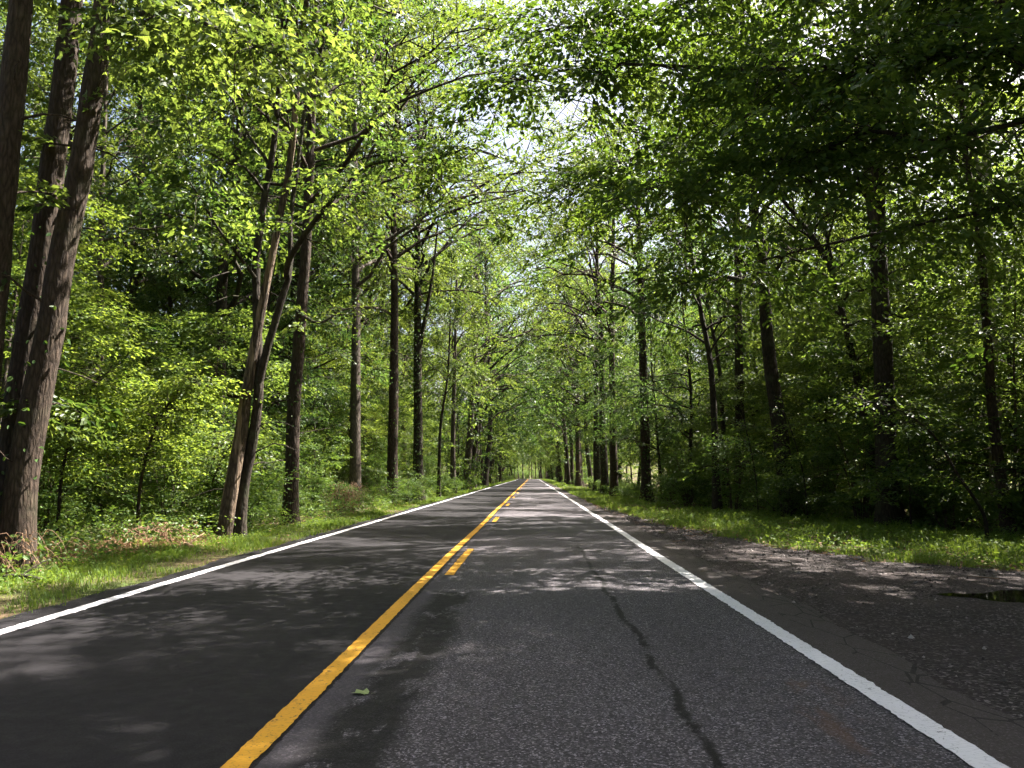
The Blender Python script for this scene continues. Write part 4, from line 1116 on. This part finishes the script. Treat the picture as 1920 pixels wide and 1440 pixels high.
nt = 420
yv = 4 + 34 * lt.uniform(0, 1, nt) ** 1.4
xv = np.where(lt.uniform(0, 1, nt) < 0.45, verge_left(yv) - 2.2 * lt.uniform(0, 1, nt) + 0.6, np.maximum(3.0, gravel_right(yv) + lt.normal(0.1, 0.8, nt)))
b = Bag()
for q in range(nt):
    a = lt.uniform(0, 6.28); L_ = lt.uniform(0.06, 0.4)
    p0 = np.array([xv[q], yv[q], float(gz(xv[q], yv[q])) + 0.03]); d_ = np.array([math.cos(a), math.sin(a), lt.uniform(-0.02, 0.1)])
    if 2.9 < xv[q] < gravel_right(yv[q]): p0[2] = float(gravel_z(xv[q], yv[q])) + 0.006; d_[2] = 0.01
    b.add(*tube(np.array([p0, p0 + d_ * L_ * 0.5 + (0, 0.01, 0.004), p0 + d_ * L_]), 0.006 * np.array([1, 0.8, 0.4]) * (0.5 + L_ * 2), 4))
tag(link('fallen_twigs', b.mesh('fallen_twigs', True), M['bramble']), 'broken twigs scattered along the verges', kind='stuff')

# ------------------------------------------------------------------ small single things
def bramble(seed, loc, n, h, rad, label):
    r = np.random.default_rng(seed)
    root = empty('dead_bramble', loc); tag(root, label, 'bramble')
    b = Bag()
    for i in range(n):
        a = r.uniform(0, 6.28); R = rad * r.uniform(0.4, 1.0); hh = h * r.uniform(0.5, 1.0)
        c, s = math.cos(a), math.sin(a); o = r.normal(0, 0.25, 2)
        p = smooth_path([(o[0], o[1], 0), (o[0] + 0.3 * R * c, o[1] + 0.3 * R * s, hh), (o[0] + 0.8 * R * c, o[1] + 0.8 * R * s, hh * 0.8), (o[0] + R * c * 1.2, o[1] + R * s * 1.2, hh * 0.2)], 9)
        b.add(*tube(p, 0.006 * np.linspace(1, 0.5, 9), 3))
    link('canes', b.mesh('canes', True), M['bramble'], root)
    V, F, T = ivy_leaves(r, [(0, 0, 0), (0, 0, h)], rad * 0.45, 0.1, h, n * 3, 0.05, rad * 0.3)
    b = Bag(); b.add(V, F, tint=T)
    link('dead_leaves', b.mesh('dead_leaves'), M['dry'], root)
bramble(501, (-6.6, 27.5, 0), 90, 1.15, 0.9, 'tangle of dry brown canes beside the left verge')
bramble(502, (-7.6, 15.7, 0), 60, 0.45, 0.9, 'sunlit flattened heap of dry stalks left of the split tree')
bramble(503, (-7.5, 10.9, 0), 50, 0.6, 0.7, 'dry stalks at the foot of the three big stems')

def log(seed, pts, r0, label, mat):
    r = np.random.default_rng(seed)
    base = np.array(pts[0], float)
    Q = smooth_path(np.array(pts) - base, 14)
    b = Bag(); b.add(*tube(Q, r0 * np.linspace(1, 0.7, 14), 9, r, 0.08))
    s = Q[6]; b.add(*tube(smooth_path([s, s + (0.1, 0.15, 0.12), s + (0.15, 0.4, 0.2)], 5), r0 * 0.35 * np.linspace(1, 0.4, 5), 5))
    tag(link('fallen_branch', b.mesh('fallen_branch', True), M[mat], loc=tuple(base)), label, 'branch')
log(511, [(-6.75, 15.2, 0.05), (-6.6, 14.9, 0.07), (-6.45, 14.75, 0.06)], 0.05, 'short weathered branch lying in the sunlit grass by the split tree', 'dead_wood')
log(512, [(-7.0, 10.3, 0.05), (-6.7, 10.2, 0.08), (-6.4, 10.15, 0.05)], 0.04, 'dark fallen branch at the grass edge below the three big stems', 'bark_dark')

# arching sapling in the right thicket
def sapling(seed, pts, r0, label, ns, leafm='leaf_mid'):
    r = np.random.default_rng(seed)
    base = np.array(pts[0], float)
    Q = smooth_path(np.array(pts) - base, 18)
    root = empty('sapling', tuple(base)); tag(root, label, 'sapling')
    b = Bag(); b.add(*tube(Q, r0 * np.linspace(1, 0.3, 18), 7, r, 0.04))
    C, D, L = [], [], []
    for i in range(ns):
        t = 0.3 + 0.7 * r.uniform()
        q = np.array([np.interp(t, np.linspace(0, 1, 18), Q[:, e]) for e in range(3)])
        a = r.uniform(0, 6.28)
        tw = limb_path(r, q, unit(np.array([math.cos(a), math.sin(a), r.uniform(-0.1, 0.8)])), r.uniform(0.3, 1.0), 4, 0.2)
        b.add(*tube(tw, r0 * 0.25 * np.linspace(1, 0.4, 4), 3))
        for u in range(2):
            C.append(tw[3 - u]); a += r.uniform(-0.8, 0.8); D.append((math.cos(a), math.sin(a), r.uniform(-0.3, 0.2))); L.append(r.uniform(0.4, 0.7))
    link('trunk', b.mesh('trunk', True), M['bark_dark'], root)
    V, F, T = sprays(r, np.array(C), np.array(D), np.array(L), 14, 0.09, 4)
    b = Bag(); b.add(V, F, tint=T)
    link('crown', b.mesh('crown'), M[leafm], root)
sapling(521, [(10.25, 18.0, 0.0), (10.08, 17.8, 0.58), (9.52, 17.6, 1.33), (8.86, 17.4, 2.32), (8.02, 17.2, 2.85), (7.16, 17.0, 3.03)], 0.045, 'thin bare sapling arching left out of the right thicket', 40)
sapling(522, [(-8.9, 17.5, 0.0), (-8.8, 17.3, 1.2), (-8.4, 17.0, 2.4), (-7.8, 16.6, 3.1), (-7.0, 16.2, 3.3)], 0.045, 'sunlit yellow-green sapling with flat leaf layers left of the split tree', 210, 'leaf_lime')
sapling(523, [(-8.0, 19.4, 0.0), (-8.0, 19.2, 1.0), (-7.6, 19.0, 1.9), (-7.1, 18.8, 2.4)], 0.03, 'smaller sunlit sapling between the split tree and the dark trunk', 90, 'leaf_lime')
sapling(524, [(-10.2, 16.6, 0.0), (-10.1, 16.5, 1.6), (-9.6, 16.2, 2.9), (-9.0, 15.9, 3.6)], 0.04, 'sunlit yellow-green sapling behind the three big left stems', 170, 'leaf_lime')
for q, (x, y, dx, h, lab) in enumerate([(12.3, 19.2, -1.1, 3.6, 'bare thin stem leaning left beside the slim forked trunk'), (9.9, 20.8, 0.4, 4.2, 'thin upright stem before the thick twin-stemmed trunk'), (10.9, 21.4, -0.6, 3.2, 'thin crooked stem right of the thick twin-stemmed trunk'), (8.7, 25.0, -0.8, 4.0, 'thin stem leaning left between the two biggest right trunks'), (13.0, 20.6, 0.7, 4.6, 'thin stem leaning right at the right edge of the picture'), (7.9, 27.6, -0.5, 3.8, 'thin stem left of the big leaning right trunk'), (11.8, 23.4, -1.4, 4.4, 'thin arching stem deep behind the slim forked trunk')]):
    sapling(530 + q, [(x, y, -0.02), (x + 0.1 * dx, y, h * 0.35), (x + 0.45 * dx, y + 0.1, h * 0.7), (x + dx, y, h)], 0.026, lab, 26)

# fallen leaf on the road
def fallen_leaf():
    V = TTV.copy() * 0.11
    V[:, 2] = [0.0, 0.004, 0.016, 0.008, 0.010, 0.002, 0.012, 0.006, 0.02, 0.005]
    V2 = np.vstack([V, [(-0.055, 0.006, 0.012), (-0.055, 0.010, 0.012), (0, 0.003, 0.001)]])
    F = np.vstack([TTF, [(0, 10, 11), (0, 11, 12)]])
    me = make_mesh('fallen_leaf', V2, [F], np.full(len(V2), 0.9))
    m = leaf_material('pale_leaf', (0.2, 0.26, 0.08), (0.26, 0.32, 0.12), (0.32, 0.38, 0.17), (0.1, 0.15, 0.03), (0.2, 0.25, 0.05), trans=0.15)
    tag(link('fallen_leaf', me, m, loc=(-1.05, 5.1, 0.017), rotz=2.9), 'single pale green leaf lying on the road beside the yellow line', 'leaf')
fallen_leaf()

for o in COL.objects:
    if o.get('label') and len(o['label'].split()) > 16: o['label'] = ' '.join(o['label'].split()[1:])
# ------------------------------------------------------------------ labels that single out look-alikes by their order from the viewer
same = {}
for o in COL.objects:
    if o.parent is None and o.get('label') and o.get('category'):
        same.setdefault(o['label'], []).append(o)
NUM = {2: 'two', 3: 'three', 4: 'four', 5: 'five', 6: 'six'}
for lab, obs in same.items():
    if len(obs) < 2 or 'viewer' in lab or 'outside the picture' in lab: continue
    obs.sort(key=lambda o: o.location.y)
    for i, o in enumerate(obs):
        end = ('nearer' if i == 0 else 'farther') + ' one of two' if len(obs) == 2 else ordinal(i) + ' from the viewer'
        w = lab.split()
        while len(w) + len(end.split()) > 16: w = w[1:]
        o['label'] = ' '.join(w) + ', ' + end
